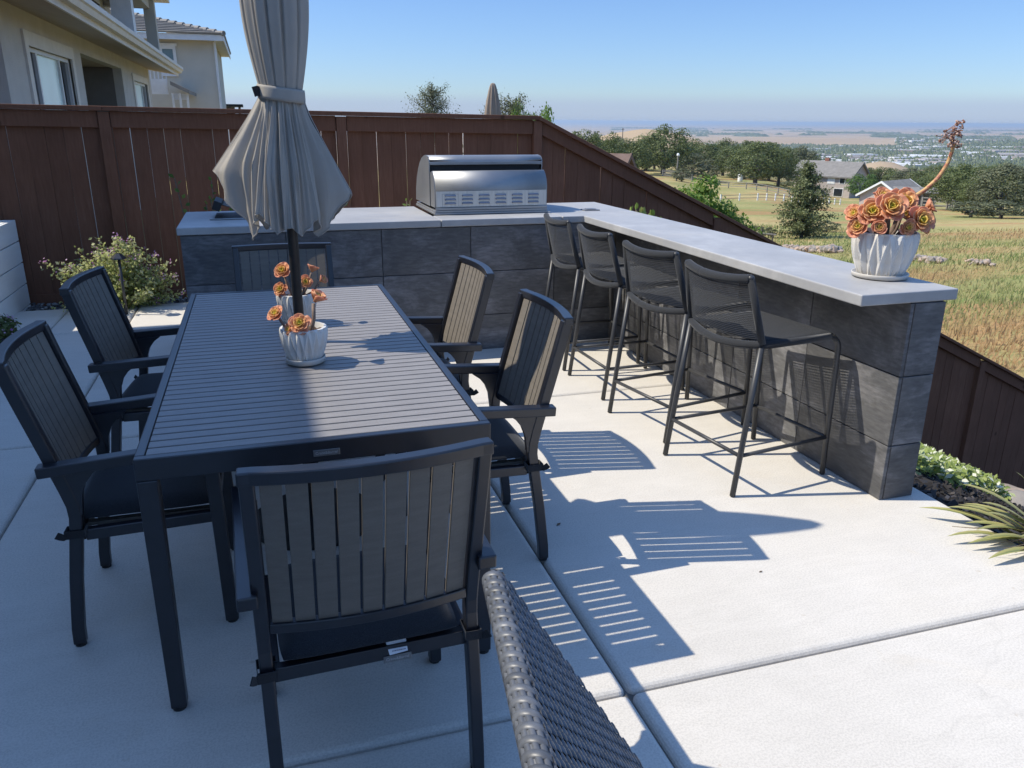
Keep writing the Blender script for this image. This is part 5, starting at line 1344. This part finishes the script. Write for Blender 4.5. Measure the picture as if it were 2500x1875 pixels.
plant(oak_proto(95, M_oakgrey, 400, .06, 7, 'ridge_tree', .1), 22.95, 720, 7.5, 8, 'lone small tree on the golden ridge')

# ------------------------------------------------------------------ things in the field
def at(az, r, dz=0): p = polar(az, r); return Vector((p.x, p.y, ground(p.x, p.y)+dz))
def gable_house(name, label, az, r, rz, Lx, Ly, he, hr, wallm, roofm, chim=None, windows=(), drop=0, trim=None):
    t = thing(name, label, 'house', at(az, r, -.1-drop), R(rz)); w = MB()
    w.box(-Lx/2, Lx/2, -Ly/2, Ly/2, 0, he); w.prism([(-Ly/2, he), (Ly/2, he), (0, hr-.05)], 'x', -Lx/2, Lx/2); w.build('wall', wallm, t)
    ov = .45; k = (hr-he)/(Ly/2); m = MB()
    for s in (-1, 1): m.add([(-Lx/2-ov, s*(Ly/2+ov), he-k*ov), (Lx/2+ov, s*(Ly/2+ov), he-k*ov), (Lx/2+ov, 0, hr), (-Lx/2-ov, 0, hr), (-Lx/2-ov, s*(Ly/2+ov), he-k*ov+.16), (Lx/2+ov, s*(Ly/2+ov), he-k*ov+.16), (Lx/2+ov, 0, hr+.16), (-Lx/2-ov, 0, hr+.16)], [(0, 1, 2, 3), (7, 6, 5, 4), (0, 4, 5, 1), (1, 5, 6, 2), (2, 6, 7, 3), (3, 7, 4, 0)])
    rf = m.build('roof', roofm, t)
    tr = MB()
    for sx in (-1, 1):
        for s in (-1, 1):
            x0 = sx*(Lx/2+ov+.002); x1 = x0+sx*.12
            tr.hexa([(min(x0, x1), s*(Ly/2+ov), he-k*ov-.15), (max(x0, x1), s*(Ly/2+ov), he-k*ov-.15), (max(x0, x1), 0, hr-.15), (min(x0, x1), 0, hr-.15), (min(x0, x1), s*(Ly/2+ov), he-k*ov+.2), (max(x0, x1), s*(Ly/2+ov), he-k*ov+.2), (max(x0, x1), 0, hr+.2), (min(x0, x1), 0, hr+.2)])
    for s in (-1, 1): tr.box(-Lx/2-ov, Lx/2+ov, s*(Ly/2+ov)+(.002 if s > 0 else -.12), s*(Ly/2+ov)+(.12 if s > 0 else -.002), he-k*ov-.12, he-k*ov+.14)
    tr.build('roof_trim', trim or M_whitepaint, t)
    if chim:
        c = MB(); c.box(chim-.45, chim+.45, -.1, .7, hr-.6, hr+.75); c.build('chimney', M_brick, rf)
    for (x0, x1, z0, z1, mt) in windows:
        f = MB(); f.box(x0-.12, x1+.12, -Ly/2-.06, -Ly/2-.002, z0-.12, z1+.12); fo = f.build('window', M_whitepaint, t); g = MB(); g.box(x0, x1, -Ly/2-.09, -Ly/2-.062, z0, z1); g.build('pane', mt, fo)
    return t
M_brick = varied('red_brick', (.22, .09, .06), (.30, .14, .10), 4, .9)
M_siding = varied('beige_siding', (.40, .345, .31), (.46, .40, .36), 2, .8)
M_sidingw = varied('white_siding', (.60, .60, .58), (.68, .68, .66), 2, .8)
M_brownroof = varied('brown_roof', (.13, .085, .065), (.19, .125, .10), 1.5, .9)
gable_house('farm_house', 'beige two storey farmhouse with long grey gable roof and red chimney', 38.35, 190, -63, 13, 8.0, 4.5, 7.1, M_siding, M_roofgrey, -1.0, [(4.2, 5.2, 3.0, 4.3, M_glassdark), (1.6, 3.0, 2.9, 4.4, M_whitepaint), (-3, -1.6, 2.9, 4.3, M_glassdark), (3.2, 5.0, .4, 1.9, M_glassdark)], trim=M_roofgrey)
gable_house('barn', 'low barn with grey roof and white gable trim above the bar pot', 42.3, 150, 23, 9, 7.0, 1.8, 3.9, M_siding, M_roofgrey)
gable_house('brown_barn', 'brown roofed barn showing just above the sloping fence', 23.3, 60, -45, 3.6, 4.2, 4.4, 6.2, M_brownroof, M_brownroof, trim=M_brownroof)
def build_shed():
    t = thing('open_shed', 'open grey roofed animal shed beside the rail pen', 'shed', at(43.5, 135, -.05), R(-40)); m = MB()
    m.hexa([(-3, -1.6, 2.0), (3, -1.6, 2.0), (3, 1.6, 2.5), (-3, 1.6, 2.5), (-3, -1.6, 2.12), (3, -1.6, 2.12), (3, 1.6, 2.62), (-3, 1.6, 2.62)]); m.build('roof', M_roofgrey, t)
    m = MB(); m.box(-2.8, 2.8, 1.35, 1.45, 0, 2.4); m.box(-2.8, -2.7, -1.4, 1.35, 0, 2.05); m.build('wall', M_greywood, t)
    m = MB()
    for x in (-.9, .9, 2.7): m.box(x-.09, x+.09, -1.4, -1.22, 0, 2.05)
    m.build('posts', M_greywood, t)
build_shed()
def rail_fence(name, label, pts, hp, rails, mat, pr, rr_, railmat=None, step=2.4):
    P = [at(a, r) for a, r in pts]; t = thing(name, label, 'fence', P[0]); seq = []
    for a, b in zip(P, P[1:]):
        n = max(1, int((b-a).length/step))
        for k in range(n): q = a.lerp(b, k/n); q.z = ground(q.x, q.y); seq.append(q)
    q = P[-1]; q.z = ground(q.x, q.y); seq.append(q)
    for q in seq:
        m = MB(); c = q-P[0]; m.box(c.x-pr, c.x+pr, c.y-pr, c.y+pr, c.z-.2, c.z+hp); m.build('post', mat, t)
    m = MB()
    for z in rails:
        for a, b in zip(seq, seq[1:]): m.sweep([a-P[0]+Vector((0, 0, z)), b-P[0]+Vector((0, 0, z))], rr_*.5, rr_, (b-a).cross(Vector((0, 0, 1))))
    if rails: m.build('rails', railmat or mat, t)
rail_fence('paddock_fence', 'white post fence crossing the green field', [(31.6, 112), (34.0, 116), (36.2, 124), (39.2, 140)], .95, (.35, .75), M_whitepaint, .07, .03, M_greywood, 2.1)
rail_fence('rail_fence', 'brown rail fence in front of the broad trunked oak', [(30.9, 152), (33.2, 148), (36.0, 138)], 1.15, (.4, .75, 1.1), M_greywood, .07, .05, None, 2.6)
rail_fence('split_rail_fence', 'weathered rail fence below the largest oak', [(27.6, 160), (29.6, 158)], 1.25, (.3, .6, .9, 1.2), M_greywood, .09, .07, None, 2.6)
rail_fence('rail_pen', 'grey rail pen beside the open shed', [(44.0, 126), (45.4, 124), (45.8, 132)], 1.5, (.5, .95, 1.4), M_greywood, .09, .07, None, 2.2)
rail_fence('wire_fence', 'thin dark wire fence running through the near field behind the leafy trees', [(31.0, 62), (32.6, 58), (34.5, 57)], 1.15, (.5, .8, 1.1), M_bark, .05, .008, None, 2.2)
def build_gate():
    t = thing('field_bar', 'long pale horizontal bar on short posts left of the pine', 'fence rail', at(34.05, 58)); m = MB(); d = polar(124, 1)
    m.tube([d*-1.1+Vector((0, 0, .75)), d*1.4+Vector((0, 0, .62))], .06, 8); m.build('bar', M_greywood, t); m = MB()
    for s in (-.9, .2, 1.2): m.tube([d*s+Vector((0, 0, -.1)), d*s+Vector((0, 0, .7))], .05, 6)
    m.build('posts', M_bark, t)
build_gate()
def build_lamp():
    t = thing('lamp_pole', 'pale lamp pole in front of the largest oak', 'pole', at(28.55, 150)); m = MB(); m.tube([(0, 0, -.2), (0, 0, 4.3)], .13, 8); m.build('pole', M_greywood, t)
    m = MB(); m.lathe([(0, 4.30), (.22, 4.30), (.26, 4.55), (.12, 4.75), (0, 4.78)], 12); m.build('lamp_head', M_whitepaint, t)
build_lamp()
def build_tank():
    t = thing('white_tank', 'small upright white tank at the edge of the oaks', 'tank', at(32.75, 176)); m = MB(); m.lathe([(0, -.1), (.46, -.1), (.5, .1), (.5, 1.25), (.38, 1.45), (.15, 1.52), (0, 1.52)], 20); m.build('body', M_whitepaint, t, smooth=True)
    m = MB(); m.lathe([(0, 1.525), (.14, 1.525), (.14, 1.65), (0, 1.66)], 10); m.build('cap', M_whitepaint, t)
build_tank()
def build_pole():
    t = thing('utility_pole', 'thin utility pole on the golden ridge', 'pole', at(24.75, 640)); m = MB(); m.tube([(0, 0, -1), (0, 0, 10)], .3, 6); m.build('pole', M_bark, t); m = MB(); m.box(-1, 1, -.1, .1, 8.9, 9.2); m.build('crossarm', M_bark, t)
build_pole()
def rock_pile(label, a0, r0_, a1, r1_, n, s0, s1, seed):
    m = MB(); rr = random.Random(seed); A, B = at(a0, r0_), at(a1, r1_)
    for i in range(n):
        f = rr.random(); p = A.lerp(B, f)+Vector((rr.gauss(0, .17), rr.gauss(0, .17), 0)); s = (s0+(s1-s0)*f)*rr.uniform(.6, 1.35); z = ground(p.x, p.y)
        m.rock((p.x-A.x, p.y-A.y, z-A.z+s*.3+rr.random()*.18), s, min(1, max(0, (1-f)*.6+rr.gauss(.45, .3))), seed=seed*100+i, sub=1, flat=.75)
    o = m.build('stone_pile', M_rock); o.location = A; tag(o, label, 'stone pile')
rock_pile('long low row of tan and grey stones in the grass below the pine', 35.6, 53.5, 39.3, 50.5, 190, .13, .25, 1)
rock_pile('short heap of brown stones in the grass right of the bar pot', 44.1, 47.5, 45.3, 46, 80, .13, .19, 2)
rock_pile('small heap of pale stones in the grass near the right edge', 47.3, 46, 48.2, 44.5, 34, .09, .14, 3)
def build_grass():
    m = MB(); rr = random.Random(51)
    for i in range(42000):
        az = rr.uniform(27, 53); r = 17+58*rr.random()**1.35; p = polar(az, r); z = ground(p.x, p.y)
        h = rr.uniform(.10, .30)*(1+.25*noise.noise(Vector((p.x*.15, p.y*.15, 0)))*2); w = rr.uniform(.008, .022)*(1+r/50); a = rr.uniform(0, 6.28); s = Vector((math.cos(a), math.sin(a), 0))*w; ln = Vector((rr.gauss(.05, .07), rr.gauss(0, .07), h))
        tn = min(1, max(0, .42+1.3*noise.noise(Vector((p.x*.07, p.y*.16, 7)))+rr.gauss(0, .15)))
        b = Vector((p.x, p.y, z-.02)); m.add([b-s, b+s, b+ln], [(0, 1, 2)], tn)
    tag(m.build('field_grass', M_grass), 'dry and green field grass on the hillside', 'grass', kind='stuff')
M_grass = mat_leaf('field_grass_blade', (.20, .26, .08), (.38, .35, .15), (.46, .30, .15), .35, .7)
build_grass()

# ------------------------------------------------------------------ the town in the valley
def build_town():
    rr = random.Random(61); b = MB(); tr = MB()
    def spot():
        if rr.random() < .72: az = rr.uniform(36, 52); r = 1750+1500*rr.random()**1.2
        else: az = rr.uniform(42, 52); r = rr.uniform(3000, 5200)
        return az, r
    for i in range(1500):
        az, r = spot(); p = polar(az, r); c = noise.noise(Vector((p.x*.0016, p.y*.0016, 0)))
        if c < -.02: continue
        big = rr.random() < .12; w = rr.uniform(30, 90) if big else rr.uniform(9, 22); d = rr.uniform(25, 50) if big else rr.uniform(9, 16); h = rr.uniform(6, 10) if big else rr.uniform(4, 7)
        m = Matrix.Translation((p.x, p.y, ground(p.x, p.y))) @ Matrix.Rotation(R(-az+rr.choice([0, 8, -12, 30])), 4, 'Z'); b.box(-w/2, w/2, -d/2, d/2, -1, h, m, rr.random())
    a = NT('town_building'); t = a.attr('tint').outputs['Fac']
    tag(b.build('town_buildings', a.set(a.ramp(t, [(0, (.26, .20, .16)), (.35, (.46, .42, .38)), (.7, (.66, .65, .62)), (1, (.80, .80, .78))]), .8)), 'pale town buildings spread over the valley', 'buildings', kind='stuff')
    for i in range(9000):
        az, r = spot()
        if rr.random() < .25: az = rr.uniform(30, 52); r = rr.uniform(2700, 3400)
        p = polar(az, r); s = rr.uniform(5, 12); c = Vector((p.x, p.y, ground(p.x, p.y)+s*.4)); vs = []
        for k in range(6):
            q = 2*PI*k/6; vs.append(c+Vector((math.cos(q)*s*rr.uniform(.7, 1.3), math.sin(q)*s*rr.uniform(.7, 1.3), -s*.5)))
        vs.append(c+Vector((0, 0, s*rr.uniform(.4, .8)))); tr.add(vs, [(k, (k+1) % 6, 6) for k in range(6)], rr.random())
    for i in range(4200):   # tree lines across the far plain
        r = rr.choice([5600, 6400, 7600, 9000, 11500])*(1+.04*rr.random()); az = rr.uniform(24, 53); 
        if noise.noise(Vector((az*.35, r*.001, 2))) < .02: continue
        p = polar(az, r); s = rr.uniform(14, 30); c = Vector((p.x, p.y, ground(p.x, p.y))); vs = [c+Vector((math.cos(2*PI*k/5)*s*1.5, math.sin(2*PI*k/5)*s*1.5, -1)) for k in range(5)]+[c+Vector((0, 0, s*.6))]
        tr.add(vs, [(k, (k+1) % 5, 5) for k in range(5)], rr.random())
    tag(tr.build('valley_trees', M_oak), 'dark trees among the town and across the far plain', 'trees', kind='stuff')
build_town()

# ------------------------------------------------------------------ the haze over the valley
def build_haze():
    m = MB(); m.box(-80000, 80000, -80000, 80000, -94, 9.5)
    mt = bpy.data.materials.new('valley_haze'); mt.use_nodes = True; n = mt.node_tree; n.nodes.clear()
    o = n.nodes.new('ShaderNodeOutputMaterial'); v = n.nodes.new('ShaderNodeVolumePrincipled'); v.inputs['Color'].default_value = (.66, .79, .92, 1); v.inputs['Density'].default_value = 1.0e-4; v.inputs['Anisotropy'].default_value = .2
    n.links.new(v.outputs[0], o.inputs['Volume']); tag(m.build('haze', mt), kind='stuff'); 
build_haze()
